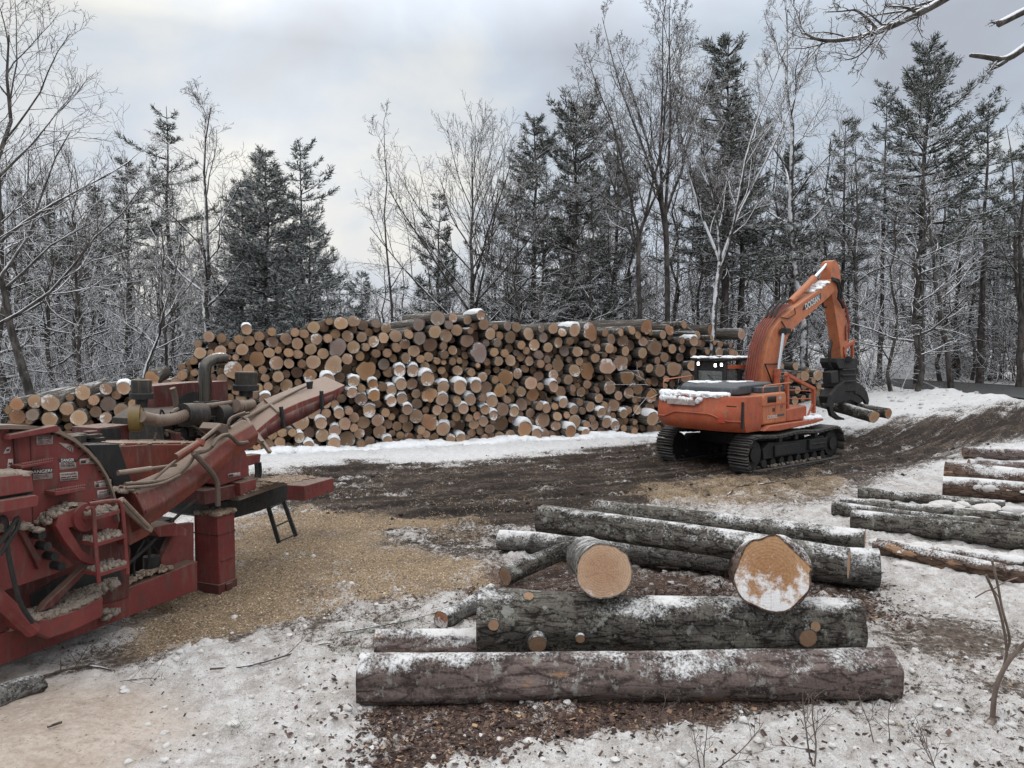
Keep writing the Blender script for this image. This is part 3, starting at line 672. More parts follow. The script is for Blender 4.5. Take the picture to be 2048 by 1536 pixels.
# what is left of the pile: the smallest ends and the logs deep in its gaps, as one mass
tops = sorted((e_[0], e_[1]) for e_ in ends if e_[4] != 'far')
ss_ = np.array([t[0] for t in tops]); zz_ = np.array([t[1] for t in tops])
big = [(e_[0], e_[1], e_[2]) for e_ in ends if e_[4] != 'far']
extra = []
for _ in range(16000):
    s_ = rng.uniform(-7.3, 15.5); m = np.abs(ss_ - s_) < .45
    if not m.any(): continue
    zt = zz_[m].max(); r = rng.uniform(.10, .2); z = rng.uniform(r, zt - .15)
    if z < r: continue
    if all(math.hypot(s_ - a, z - b) > .72 * (r + c) for a, b, c in big if abs(a - s_) < .9) and all(math.hypot(s_ - a, z - b) > .9 * (r + c) for a, b, c in extra):
        extra.append((s_, z, r))
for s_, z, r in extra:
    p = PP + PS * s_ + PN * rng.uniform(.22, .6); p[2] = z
    rest.append((p, math.atan2(-PN[0], PN[1]) + math.radians(rng.gauss(0, .6)), 0, rng.uniform(0, 6), r, 4.2, [q * .8 for q in tint('')], PROTO[rng.randrange(9)], ''))  # face tone lowered: the shade of the gaps is put into the colour
mb = MB(); nb = 0; cols = []
mats = []
for (p, yaw, pit, roll, r, L, tn, pr, fl) in rest:
    cy, sy, cr, sr = math.cos(yaw), math.sin(yaw), math.cos(roll), math.sin(roll)
    for me, mi in ((pr[0], 0), (pr[1], 1)):
        v = np.zeros(len(me.vertices) * 3, np.float32); me.vertices.foreach_get('co', v); v = v.reshape(-1, 3) * [r, L, r]
        x, z = v[:, 0] * cr + v[:, 2] * sr, -v[:, 0] * sr + v[:, 2] * cr
        w = np.stack([p[0] + x * cy - v[:, 1] * sy, p[1] + x * sy + v[:, 1] * cy, p[2] + z], -1)
        fs = [tuple(q.vertices) for q in me.polygons]; mb.add(w, fs); mats += [mi] * len(fs); cols += [tn] * len(w)
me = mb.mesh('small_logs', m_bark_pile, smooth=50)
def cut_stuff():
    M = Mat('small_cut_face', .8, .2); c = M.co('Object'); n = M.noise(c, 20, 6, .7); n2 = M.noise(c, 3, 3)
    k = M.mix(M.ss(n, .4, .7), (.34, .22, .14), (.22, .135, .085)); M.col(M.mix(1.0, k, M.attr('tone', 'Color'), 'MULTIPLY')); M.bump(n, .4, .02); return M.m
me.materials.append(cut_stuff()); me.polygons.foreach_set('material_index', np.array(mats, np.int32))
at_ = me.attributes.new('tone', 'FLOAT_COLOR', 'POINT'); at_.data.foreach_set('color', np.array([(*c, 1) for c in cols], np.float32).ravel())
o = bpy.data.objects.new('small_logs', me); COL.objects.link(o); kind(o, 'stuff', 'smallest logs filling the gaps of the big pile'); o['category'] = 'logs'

# ------------------------------------------------------------------ single logs in the yard
def big_log(name, p0, p1, r0, r1, mat, label, group=None, seed=0, cut0=None, cut1=None, knots=(), rough=.07, snow=0, ecc=.05, nseg=40, flat=None, nz=1.0):
    "a log of its own: bark, sawn ends, cut branch stubs; axis = local Y"
    r = random.Random(seed); p0, p1 = np.array(p0, float), np.array(p1, float); d = p1 - p0; L = np.linalg.norm(d); d /= L
    root = empty(name, tuple((p0 + p1) / 2), label, 'log', group)
    q = Vector(d).to_track_quat('Y', 'Z'); root.rotation_mode = 'QUATERNION'; root.rotation_quaternion = q
    ny = max(10, int(L / .09)); ph = [r.random() * 6.28 for _ in range(8)]; amp = [ecc, rough * .5, rough * .35, rough * .3]
    N = np.array([[vnoise(np.array([k * .8]), np.array([i * .45 + seed * 9.]), seed)[0] for k in range(nseg)] for i in range(ny + 1)])
    N2 = np.array([[vnoise(np.array([k * .31]), np.array([i * .12 + seed * 5.]), seed + 3)[0] for k in range(nseg)] for i in range(ny + 1)])
    N = (N - .5) * 2; N2 = (N2 - .5) * 2
    w = nz * np.minimum(1, np.minimum(np.arange(nseg), nseg - np.arange(nseg)) / 5.0); N *= w; N2 *= w
    bx, bz = (r.random() - .5) * .16, (r.random() - .5) * .08
    def P(i, k, f=1.0, dy=0.0):
        t = i / ny; a = 2 * math.pi * k / nseg; R = r0 + (r1 - r0) * t
        u = 1 + amp[0] * math.cos(2 * (a - ph[0]) + t) + sum(amp[m] * math.cos((m + 2) * a + ph[m] + t * 2 * m) for m in range(1, 4)) + .045 * N[i][k] + .08 * N2[i][k]
        if flat and i == flat[0] * ny:
            for an, dd in flat[1]: u = min(u, dd / max(.3, math.cos(a - an)) if math.cos(a - an) > .3 else u)
        u *= R * f; bow = 4 * t * (1 - t)
        return (u * math.sin(a) + bx * bow, -L / 2 + L * t + dy, u * math.cos(a) + bz * bow)
    bk = MB(); v = [P(0, k, .955) for k in range(nseg)]
    for i in range(ny + 1): v += [P(i, k) for k in range(nseg)]
    v += [P(ny, k, .955) for k in range(nseg)]
    fs = [(i * nseg + k, (i + 1) * nseg + k, (i + 1) * nseg + (k + 1) % nseg, i * nseg + (k + 1) % nseg) for i in range(ny + 2) for k in range(nseg)]
    bk.add(v, fs); ob = bk.build('bark', mat, smooth=60); ob.parent = root
    for end, cc in ((0, cut0), (ny, cut1)):
        cc = cc or (.75, .72, .7, .3); ct = MB(); v = [(0, (-L / 2 if end == 0 else L / 2), 0)]; R = r0 if end == 0 else r1
        v = [tuple(np.mean([P(end, k) for k in range(nseg)], axis=0))]
        for j, f in enumerate((.25, .5, .75, .957)):
            for k in range(nseg):
                x, y, z = P(end, k, f); v.append((x, y + (r.random() - .5) * .008 + (.006 if end == 0 else -.006) * (j == 3), z))
        fs = [(0, 1 + k, 1 + (k + 1) % nseg) for k in range(nseg)]
        for j in range(3):
            for k in range(nseg): a = 1 + j * nseg; fs.append((a + k, a + nseg + k, a + nseg + (k + 1) % nseg, a + (k + 1) % nseg))
        if end: fs = [f[::-1] for f in fs]
        # keep local scale 1 = radius so that the growth rings keep their size
        v = np.array(v); v0 = v[0].copy(); me = ct.add((v - v0) / R, fs).mesh('cut_face', m_cut, smooth=50)
        c = bpy.data.objects.new('cut_face', me); COL.objects.link(c); c.parent = root; c.location = tuple(v0); c.scale = (R, R, R); c.color = cc
    for (t, ang, rad, ln) in knots:
        i = int(t * ny); k = ang / (2 * math.pi) * nseg; c0 = np.array(P(i, int(k) % nseg)); ax = np.array([c0[0], .25 * rad, c0[2]]); ax /= np.linalg.norm(ax)
        a, b = c0 - ax * .05, c0 + ax * ln
        st = MB(); st.tube([a, b], [rad * 1.25, rad], 14, cap=True); so = st.build('branch_stub', mat, smooth=40); so.parent = root
        e1 = np.cross(ax, [0, 1, 0]); e1 /= np.linalg.norm(e1); e2 = np.cross(ax, e1)
        kf = MB(); kf.add([b + ax * .003] + [b + ax * .003 + (e1 * math.cos(q) + e2 * math.sin(q)) * rad * .93 for q in np.linspace(0, 2 * math.pi, 14, endpoint=False)], [(0, 1 + j, 1 + (j + 1) % 14) for j in range(14)])
        ko = kf.build('stub_face', m_stub, smooth=0); ko.parent = so
    return root
def stub():
    M = Mat('stub_face', .8, .2); n = M.noise(M.co('Object'), 25, 5, .7); M.col(M.mix(n, (.15, .085, .05), (.34, .215, .13))); return M.m
m_stub = stub()
def gl(px, py, z): return gp(px, py, z)
YG = 'loose logs beside the yard'
big_log('felled_log', gl(722, 1357, .21), gl(1783, 1350, .22), .255, .24, m_bark_red, 'long reddish pine log lying flat in front of all the loose logs', YG, 1, rough=.08)
big_log('felled_log', gl(752, 1290, .17), gl(1330, 1286, .17), .155, .145, m_bark_red, 'reddish log half hidden under the big lichen log', YG, 2)
big_log('felled_log', gl(957, 1238, .47), gl(1711, 1252, .43), .345, .30, m_bark_grey, 'biggest grey lichen log with sawn branch stubs carrying the round butt log', YG, 3, rough=.1, nseg=56,
        knots=((.06, 1.45, .06, .05), (.17, 1.8, .10, .10), (.28, 1.75, .05, .05), (.845, 1.65, .10, .05), (.885, 1.28, .055, .04), (.15, .55, .06, .02)))
big_log('butt_log', at(1208, 1143, 7.78), at(1172, 1112, 10.0), .30, .27, m_bark_frost, 'round butt log with clean tan face pointing out over the lichen log', YG, 4, cut0=(1.12, 1.05, 1.0, .27), rough=.025, ecc=.03, nz=.35, nseg=64)
big_log('butt_log', at(1544, 1148, 7.62), at(1512, 1136, 9.6), .40, .36, m_bark_brown, 'squarish broken butt log with snow on the lower half of its face', YG, 5, cut0=(1.0, .82, .62, .50), rough=.04, ecc=.03, nz=.5, nseg=64, flat=(0, ((.75, .86), (2.3, .93), (3.5, .95), (-1.2, .88), (-.3, .98))))
big_log('felled_log', gl(1083, 1037, .86), gl(1698, 1128, .80), .215, .195, m_bark_grey, 'long mossy grey log behind the two butt logs, tan sawn end', YG, 6, cut1=(1.05, 1.0, .95, .3), rough=.06)
big_log('felled_log', gl(1192, 1020, .60), gl(1730, 1081, .60), .17, .165, m_bark_grey, 'thinner mossy log rearmost beside the long mossy grey log', YG, 7, cut1=(.95, .85, .75, .3), rough=.06)
big_log('felled_log', gl(1000, 1080, .22), gl(1757, 1136, .33), .175, .285, m_bark_frost, 'frosted pale grey log lying under the long mossy log', YG, 8, rough=.06)
big_log('felled_log', gl(1010, 1152, .17), gl(1135, 1098, .32), .13, .12, m_bark_grey, 'short thin log leaning on the frosted pale log', YG, 9, rough=.06)
big_log('felled_log', gl(882, 1242, .13), gl(985, 1186, .20), .125, .12, m_bark_frost, 'short snowy grey log with orange end beside the lichen log', YG, 10, cut0=(.85, .6, .5, .55), rough=.06)
RG = 'logs laid out along the snowy edge'
def rl(a, b, z, r, mat, lab, seed, **k): big_log('felled_log', gl(*a, z), gl(*b, z), r, r * .97, mat, lab, RG, seed, nseg=26, **k)
rl((1926, 905), (2150, 915), .24, .19, m_bark_red, 'brown log farthest back in the row beside the muddy track', 21)
rl((1938, 931), (2150, 938), .2, .16, m_bark_red, 'thin dark log second from the back beside the muddy track', 22)
rl((1890, 944), (2150, 968), .28, .25, m_bark_brown, 'thick brown log with a bare tan patch beside the muddy track', 23)
rl((1885, 974), (2150, 996), .26, .25, m_bark_brown, 'thick snow-dusted brown log lying by the bare-patched log', 24)
rl((1716, 985), (2010, 1012), .14, .12, m_bark_grey, 'thin grey log at the upper end of the snowed-in log row', 25)
rl((1680, 1006), (2150, 1050), .15, .13, m_bark_grey, 'grey log half buried in snow between two snow ridges', 26)
rl((1665, 1018), (2150, 1072), .15, .17, m_bark_grey, 'dark-ended grey log in the snowed-in row, reaching closest to the chips', 27)
rl((1704, 1040), (2150, 1098), .16, .20, m_bark_grey, 'broadest grey log of the snowed-in row', 28)
rl((1744, 1098), (2150, 1142), .12, .13, m_bark_brown, 'brown log with torn bark in the snowed-in row', 29)
rl((1756, 1092), (2150, 1172), .17, .13, m_bark_brown, 'long thin brown log foremost in the snowed-in row', 30)
# snow that has settled between the logs of that row
mb = MB(); rs = random.Random(8)
for (a, b, z, w) in (((1740, 1000), (2160, 1034), .13, .22), ((1760, 1012), (2160, 1056), .16, .20), ((1850, 1000), (2160, 1020), .2, .35), ((1740, 1075), (2160, 1118), .15, .24), ((1800, 1092), (2160, 1160), .26, .12), ((1780, 1110), (2160, 1185), .1, .22), ((1900, 962), (2160, 985), .42, .14), ((1940, 925), (2160, 930), .2, .2)):
    A, B = gp(*a, z), gp(*b, z); n = int(np.linalg.norm(B - A) / .16)
    for i in range(n):
        t = (i + rs.random()) / n; c = A + (B - A) * t + np.array([0, rs.uniform(-.5, .5) * w, -.05]); mb.blob(c + np.array([0, 0, -.03]), (.17 * rs.uniform(.6, 1.3), w * rs.uniform(.4, .8), .08 * rs.uniform(.4, 1.2)), rs, 9, 6, .2)
kind(mb.build('snow_ridges', m_clump, smooth=80), 'stuff', 'soft snow settled between the laid-out logs')
# split log by the chipper frame
big_log('broken_log', gl(-60, 1432, .17), gl(78, 1368, .13), .115, .10, m_bark_frost, 'dirty broken log with splintered end by the red chipper frame', None, 31, cut1=(.9, .8, .7, .5), rough=.12)
# ------------------------------------------------------------------ lettering
def lettering(name, text, c, right, up, h, mat, parent, off=.006, width=None, bold=.0):
    cu = bpy.data.curves.new(name, 'FONT'); cu.body = text; cu.size = 1.0; cu.align_x = 'CENTER'; cu.align_y = 'CENTER'; cu.extrude = .004; cu.offset = bold
    to = bpy.data.objects.new('tmp', cu); COL.objects.link(to); bpy.context.view_layer.update()
    me = bpy.data.meshes.new_from_object(to.evaluated_get(bpy.context.evaluated_depsgraph_get())); bpy.data.objects.remove(to); bpy.data.curves.remove(cu)
    v = np.zeros(len(me.vertices) * 3, np.float32); me.vertices.foreach_get('co', v); v = v.reshape(-1, 3)
    right, up = np.array(right, float), np.array(up, float); right /= np.linalg.norm(right); up = up - right * np.dot(up, right); up /= np.linalg.norm(up); nrm = np.cross(right, up)
    sx = h / .72; k = sx
    if width: k = width / (v[:, 0].max() - v[:, 0].min() + 1e-6)
    v = np.asarray(c) + v[:, :1] * k * right + v[:, 1:2] * sx * up + (v[:, 2:] * .3 + off) * nrm - np.array(root_loc(parent))
    me.vertices.foreach_set('co', v.astype(np.float32).ravel()); me.materials.clear(); me.materials.append(mat); me.update()
    o = bpy.data.objects.new(name, me); COL.objects.link(o); o.parent = parent; return o
# ------------------------------------------------------------------ excavator
XC = np.array([7.4, 22.55, 0]); th = math.radians(40)
XU = np.array([math.cos(th), math.sin(th), 0]); XV = np.array([math.sin(th), -math.cos(th), 0]); ZU = np.array([0, 0, 1.])
def X(u, v, z): return XC + XU * u + XV * v + ZU * z
def E(px, py, v): return onp(px, py, X(0, v, 0), XV)
def ez(zx, zy, v): return E(1280 + zx / 3.2, 500 + zy / 3.2, v)
EX = empty('excavator', tuple(XC), 'orange tracked excavator holding two logs in a black grapple', 'excavator')
# tracks
m_grouser = paint_mat('grouser_steel', (.05, .047, .044), (.11, .105, .10), (.10, .085, .07), .4, (.02, .018, .016), .45)
th2 = math.radians(37.5); TU = np.array([math.cos(th2), math.sin(th2), 0]); TV = np.array([math.sin(th2), -math.cos(th2), 0])
TC = np.array([7.33, 22.5, 0])
def track(side):
    c = TC + TV * 1.3 * side; half = 2.02; R = .46; zc = .50; sw = .62
    per = []
    N = 46
    L = 2 * half + math.pi * R; tot = 2 * L
    root = MB(); gs = MB()
    for i in range(N):
        s_ = tot * (i + .5) / N
        if s_ < 2 * half: u, z, a = half - s_, zc + R, math.pi
        elif s_ < L: q = (s_ - 2 * half) / R; u, z, a = -half - R * math.sin(q), zc + R * math.cos(q), math.pi + q
        elif s_ < L + 2 * half: u, z, a = -half + (s_ - L), zc - R, 0
        else: q = (s_ - L - 2 * half) / R; u, z, a = half + R * math.sin(q), zc - R * math.cos(q), q
        if z > zc + .3 and abs(u) < half: z += -.05 * math.sin((u + half) / (2 * half) * math.pi * 2) ** 2
        d = TU * math.cos(a) + ZU * math.sin(a); nrm = np.cross(TV, d); nrm = nrm if True else nrm
        ou = (TU * u + ZU * (z - zc)); nn = np.cross(d, TV)
        if np.dot(nn, ou - TU * np.clip(u, -half, half)) < 0: nn = -nn
        p = c + TU * u + ZU * z
        root.box(p, TV * sw, d * (tot / N * .93), nn * .035)
        for g in (-.33, .0, .33): gs.box(p + nn * (.05 if g else .04) + d * g * tot / N, TV * sw * .995, d * .02, nn * .06)
        root.box(p - nn * .05, TV * .2, d * (tot / N * .8), nn * .07)
    t = root.build('track_belt', m_mudsteel, EX, smooth=0); gs.build('grouser_bars', m_grouser, t, smooth=0)
    f = MB()
    f.prism([c + TV * .16 * side + TU * u + ZU * z for u, z in ((-1.55, .32), (1.6, .32), (1.75, .55), (1.5, .78), (.9, .72), (-.2, .72), (-1.3, .78), (-1.6, .6))], -TV * .32 * side)
    for u in (-.9, -.1, .95): f.box(c + TV * .2 * side + TU * u + ZU * .86, TU * .16, TV * .14, ZU * .16)
    f.box(c + TV * .2 * side + TU * 1.1 + ZU * .56, TU * .95, TV * .1, ZU * .30)
    f.box(c + TV * .25 * side + TU * 1.15 + ZU * .56, TU * .75, TV * .03, ZU * .06)
    f.box(c + TV * .2 * side + TU * -.5 + ZU * .52, TU * 1.2, TV * .06, ZU * .3)
    f.build('track_frame', m_black, t, bevel=.015)
    for u, nm in ((-half, 'sprocket'), (half, 'idler_wheel')):
        w = MB(); q = c + TU * u + ZU * zc; w.cyl(q + TV * .13, q - TV * .13, R - .08, 28); w.cyl(q + TV * .2 * side, q + TV * .1 * side, .2, 20); w.build(nm, m_black, t)
    w = MB()
    for u in np.linspace(-1.5, 1.5, 8): q = c + TU * u + ZU * .2; w.cyl(q + TV * .15, q - TV * .15, .12, 14)
    w.build('track_rollers', m_black, t)
    w = MB(); r = random.Random(side + 5)
    for _ in range(60): q = c + TU * r.uniform(-1.4, 1.3) + TV * side * r.uniform(.14, .2) + ZU * r.uniform(.08, .13); w.blob(q, r.uniform(.02, .05), r, 6, 4)
    w.build('packed_snow', m_dirty_snow, t)
track(1); track(-1)
mb = MB(); mb.box(TC + ZU * .72, TU * 2.2, TV * 2.2, ZU * .34); mb.cyl(TC + ZU * .8, TC + ZU * 1.12, .75, 32); mb.build('undercarriage', m_black, EX, bevel=.03)
# counterweight: rounded rear
def plan(pts, z0, z1, mat, name, bev=.05, par=EX):
    mb = MB(); mb.prism([X(u, v, z0) for u, v in pts], ZU * (z1 - z0)); return mb.build(name, mat, par, bevel=bev)
rear = []
for a in np.linspace(-1, 1, 13): rear.append((-3.12 + .34 * abs(a) ** 3.2, 1.46 * a))
cwp = [(-1.95, -1.46)] + rear + [(-1.95, 1.46)]
cw = MB(); prof = [(1.14, .80, .10), (1.26, .93, .03), (1.42, 1, 0), (1.72, 1, 0.0), (1.76, .992, .02), (1.98, .985, .04), (2.10, .97, .07)]
v = []; n = len(cwp)
for z, k, du in prof:
    for (u, vv) in cwp: v.append(X(u if u > -2 else u + du * 1.2 + (1 - k) * .35, vv * (1 - (1 - k) * .25), z))
fs = [list(range(n - 1, -1, -1)), [len(prof) * n - n + i for i in range(n)]]
for i in range(len(prof) - 1):
    for k in range(n): a = i * n + k; b = i * n + (k + 1) % n; fs.append((a, b, b + n, a + n))
fs = [list(reversed(f)) for f in fs]
cwo = cw.add(v, fs).build('counterweight', m_orange_red, EX, smooth=40)
# recessed swage line and patches on the counterweight rear face
mb = MB(); mb.tube([X(-3.135 + .34 * abs(a) ** 3.2, 1.465 * a, 1.60 - .17 * sst(.35, .75, np.array(abs(a))) + .02) for a in np.linspace(-.93, .99, 25)], .022, 6); mb.build('swage_line', m_orange_red, cwo)
mb = MB(); mb.box(X(-3.14, -.35, 1.90), XV * .95, ZU * .15, XU * .03); mb.build('worn_decal', m_decal, cwo)
mb = MB(); mb.box(X(-3.10, .95, 1.48), XV * .22, ZU * .14, XU * .02); mb.build('badge', plain('badge_red', (.4, .05, .03)), cwo)
mb = MB(); mb.box(X(-2.84, 1.43, 1.62), XV * .05, ZU * .72, XU * .06); mb.box(X(-3.02, 1.2, 1.86), XV * .30, ZU * .03, XU * .02); mb.build('scuff_strip', m_black, cwo)
mb = MB(); r = random.Random(3)
for i in range(300):
    vv = r.uniform(-1.4, .85); mb.blob(X(-2.98 + .3 * abs(vv / 1.46) ** 3 + r.uniform(-.02, .32), vv, 2.10 + r.uniform(-.03, .05)), (.10 * r.uniform(.7, 1.4), .10 * r.uniform(.7, 1.4), .06), r, 8, 5, .2)
for i in range(40):
    vv = r.uniform(-1.3, .3); mb.blob(X(-3.10 + .32 * abs(vv / 1.46) ** 3, vv, 1.99 - r.random() ** 2 * .1), (.06, .06, .07), r, 7, 5, .3)
mb.build('snow_cover', m_snow, cwo, smooth=80)
# engine housing
side = MB(); side.prism([X(u, 1.46, z) for u, z in ((-1.94, 1.30), (-1.94, 2.08), (-1.8, 2.16), (-.78, 2.18), (-.68, 2.10), (-.66, 1.36), (-.66, 1.30))], -XV * 2.9)
sd = side.build('engine_housing', m_orange, EX, bevel=.05)
mb = MB(); mb.prism([X(u, 1.466, z) for u, z in ((-1.94, 1.84), (-.66, 1.87), (-.66, 1.845), (-1.94, 1.81))], XV * .012); mb.box(X(-1.28, 1.462, 1.70), XU * .012, XV * .012, ZU * .72); mb.build('door_seam', m_orange_red, sd)
mb = MB()
for k in range(14): mb.box(X(-1.68 + k * .033, 1.464, 1.99), XU * .014, XV * .012, ZU * .17 ); 
mb.build('vent_slots', m_black, sd, smooth=0)
lettering('model_number', 'DX300LL', X(-1.42, 1.462, 1.50), XU, ZU, .10, m_letter, sd, width=.52)
mb = MB(); mb.box(X(-.98, 1.464, 1.53), XU * .36, XV * .01, ZU * .06); mb.build('worn_decal', m_decal_grey, sd)
lettering('mark', 'E-E', X(-.95, 1.462, 1.77), XU, ZU, .075, m_ink, sd)
mb = MB(); mb.box(X(-1.36, 1.464, 1.70), XU * .12, XV * .01, ZU * .10); mb.build('warning_decal', m_ink, sd)
mb = MB(); mb.box(X(-1.05, 1.464, 2.02), XU * .14, XV * .01, ZU * .10); mb.build('warning_decal', m_decal, sd)
# platform in front, walkway beam along the bottom
mb = MB(); mb.prism([X(u, 1.44, z) for u, z in ((-.655, 1.31), (-.655, 1.66), (.42, 1.72), (.5, 1.68), (.5, 1.31))], -XV * .62); mb.build('step_box', m_orange_red, EX, bevel=.03)
mb = MB(); mb.prism([X(u, 1.56, z) for u, z in ((-2.0, 1.15), (-1.7, 1.28), (1.25, 1.30), (1.3, 1.24), (.8, 1.18), (-1.2, 1.10))], -XV * 3.0); mb.build('deck_frame', m_orange_red, EX, bevel=.02)
mb = MB()
for i in range(70): mb.blob(X(r.uniform(.2, 1.2), r.uniform(.9, 1.5), 1.33), (.12, .12, r.uniform(.03, .09)), r, 8, 5)
mb.build('snow_cover', m_snow, EX, smooth=80)
mb = MB(); mb.prism([X(u, 1.05, z) for u, z in ((-2.55, 2.12), (-2.55, 2.30), (-2.4, 2.40), (-.85, 2.44), (-.7, 2.38), (-.7, 2.15))], -XV * 1.9); hd = mb.build('engine_hood', m_hood, EX, bevel=.05)
mb = MB(); mb.box(X(-1.2, 1.2, 2.25), XU * 1.2, XV * .25, ZU * .16); mb.build('hood_panel', m_hood, hd, bevel=.02)
mb = MB()
for i in range(34): u = r.choice([(-1.9, -.2), (-1.2, .25), (-2.0, -.6)]); mb.blob(X(u[0] + r.gauss(0, .22), u[1] + r.gauss(0, .12), 2.415), (.12, .1, .035), r, 8, 5)
mb.build('snow_patch', m_snow, hd, smooth=80)
# rails
mb = MB(); mb.tube([X(-2.6, -1.4, 2.1), X(-2.6, -1.4, 2.42), X(-2.5, -1.4, 2.48), X(-1.2, -1.4, 2.55)], .02, 6); mb.build('hand_rail', m_orange, EX); mb = MB()
mb.tube([X(-1.85, 1.42, 2.1), X(-1.85, 1.42, 2.32), X(-1.75, 1.42, 2.38), X(-.4, 1.42, 2.42)], .02, 6); mb.tube([X(-1.0, 1.42, 2.1), X(-1.0, 1.42, 2.4)], .02, 6)
mb.build('hand_rail', m_orange, EX)
gr = MB(); ax = 1.35
gr.beam(E(1574, 836, ax), E(1574, 746, ax), .10, .10, XU); gr.beam(E(1571, 748, ax), E(1628, 778, ax), .10, .10); gr.beam(E(1627, 776, ax), E(1627, 826, ax), .10, .10, XU); gr.beam(E(1627, 806, ax), E(1612, 838, ax), .05, .05, XU)
gr.tube([E(1578, 780, ax), E(1622, 782, ax)], .02, 6); gr.tube([E(1578, 797, ax), E(1622, 798, ax)], .02, 6)
gr.build('guard_frame', m_orange_red, EX, bevel=.01)
# cab
cz0, cz1 = 1.35, 3.02
mb = MB()
cu0, cu1, cv0, cv1 = -.82, .72, -1.52, -.5
for u, vv in ((cu0, cv0), (cu0, cv1), (cu1, cv0), (cu1, cv1), (-.1, cv1), (-.1, cv0)): mb.box(X(u, vv, (cz0 + cz1) / 2), XU * .12, XV * .12, ZU * (cz1 - cz0))
mb.box(X((cu0 + cu1) / 2, (cv0 + cv1) / 2, 1.75), XU * 1.5, XV * 1.0, ZU * .8)
mb.box(X(cu0 + .02, (cv0 + cv1) / 2, 2.86), XU * .08, XV * 1.0, ZU * .3)
cab = mb.build('cab', m_black, EX, bevel=.02)
mb = MB(); mb.box(X((cu0 + cu1) / 2 - .05, (cv0 + cv1) / 2, 3.06), XU * 1.8, XV * 1.22, ZU * .09); mb.box(X(-.5, -1.0, 3.13), XU * .5, XV * .5, ZU * .07); mb.build('cab_roof', m_black, cab, bevel=.03)
mb = MB(); mb.box(X(cu0 + .01, (cv0 + cv1) / 2, 2.43), XU * .02, XV * .9, ZU * .58); mb.box(X(.3, cv1, 2.43), XU * .7, XV * .02, ZU * .6); mb.box(X(-.46, cv1, 2.43), XU * .6, XV * .02, ZU * .6); mb.box(X(cu1, -1, 2.3), XU * .02, XV * .9, ZU * .9); mb.box(X(-.05, cv0, 2.43), XU * 1.4, XV * .02, ZU * .6); mb.build('window_glass', m_glass, cab)
mb = MB(); mb.box(X(-.2, cv1 + .05, 2.83), XU * 1.1, XV * .03, ZU * .12); mb.build('cab_trim', m_orange_red, cab, bevel=.01)
mb = MB()
for k in range(9): mb.box(X(-.05 + k * .09, cv1 + .04, 2.43), XU * .012, XV * .012, ZU * .62)
for k in range(5): mb.box(X(.3, cv1 + .045, 2.2 + k * .12), XU * .75, XV * .012, ZU * .012)
mb.build('window_guard', m_black, cab, smooth=0)
for vv, z in ((-1.40, 2.92), (-.78, 2.88), (-.56, 2.90)):
    mb = MB(); mb.box(X(cu0 - .05, vv, z), XU * .07, XV * .11, ZU * .13); lo = mb.build('headlight', m_black, cab, bevel=.01)
    mb = MB(); mb.box(X(cu0 - .089, vv, z), XU * .01, XV * .07, ZU * .09); mb.build('lens', m_lamp, lo)
mb = MB()
for i in range(120): mb.blob(X(r.uniform(-.95, .6), r.uniform(-1.55, -.5), 3.11), (.11, .11, r.uniform(.02, .06)), r, 8, 5)
mb.build('snow_cover', m_snow, cab, smooth=80)
# mirrors, wiper, seat seen through the glass
mb = MB(); mb.tube([X(cu1, cv1 + .02, 2.75), X(cu1 + .1, cv1 + .22, 2.72)], .012, 5); mb.box(X(cu1 + .1, cv1 + .26, 2.62), XU * .04, XV * .14, ZU * .24); mb.build('side_mirror', m_black, cab)
mb = MB(); mb.box(X(-.05, -1.0, 2.25), XU * .14, XV * .46, ZU * .62); mb.box(X(-.05, -1.0, 2.62), XU * .12, XV * .26, ZU * .18); mb.build('seat', plain('seat_grey', (.06, .06, .065), .8), cab, bevel=.03)
mb = MB(); mb.tube([X(cu0 - .03, -.62, 2.18), X(cu0 - .03, -1.1, 2.60)], .008, 5); mb.build('wiper', m_black, cab)
# exhaust stack
mb = MB(); mb.tube([E(1554, 790, .7), E(1554, 738, .7)], .085, 16); mb.tube([E(1554, 752, .7), E(1554, 745, .7)], .10, 16); mb.build('exhaust_stack', m_orange_red, EX)
# boom
def hose(name, mat, par, pts, r, sides):
    mb = MB(); mb.tube(pts, r, sides); return mb.build(name, mat, par)
B0 = [(768, 890), (785, 760), (812, 620), (848, 515), (905, 437), (1000, 362), (1180, 232), (1236, 184), (1258, 208), (1252, 258), (1205, 305), (985, 500), (945, 560), (905, 680), (860, 800), (835, 890)]
mb = MB(); mb.prism([ez(x, y, .3) for x, y in B0], -XV * .50); boom = mb.build('boom', m_orange, EX, smooth=40, bevel=.012)
dp = [ez(1040, 388, .318), ez(1052, 356, .318), ez(1158, 276, .318), ez(1163, 302, .318), ez(1148, 318, .318)]
mb = MB(); mb.prism([ez(x, y, .315) for x, y in ((1042, 388), (1050, 352), (1160, 272), (1158, 312))], -XV * .012); mb.build('name_panel', m_decal_grey, boom, smooth=0)
rt = ez(1150, 306, .3) - ez(1056, 370, .3)
lettering('lettering', 'DOOSAN', (ez(1056, 370, .322) + ez(1150, 304, .322)) / 2 , rt, ZU, .20, m_letter, boom, off=.004, width=float(np.linalg.norm(rt)) * .93, bold=.012)
mb = MB(); mb.box(ez(935, 517, .33), XU * .5, XV * .06, ZU * .16); mb.cyl(ez(918, 522, .45), ez(918, 522, -.45), .12, 18); mb.build('pin_bracket', m_black, boom, bevel=.01)
mb = MB()
for k in range(46): t = k / 45; mb.blob(ez(1075 + t * 80 + r.uniform(-4, 4), 268 - t * 62, 0) + XV * r.uniform(-.25, .25), (.12, .12, .05), r, 7, 5)
mb.build('snow_patch', m_snow, boom, smooth=80)
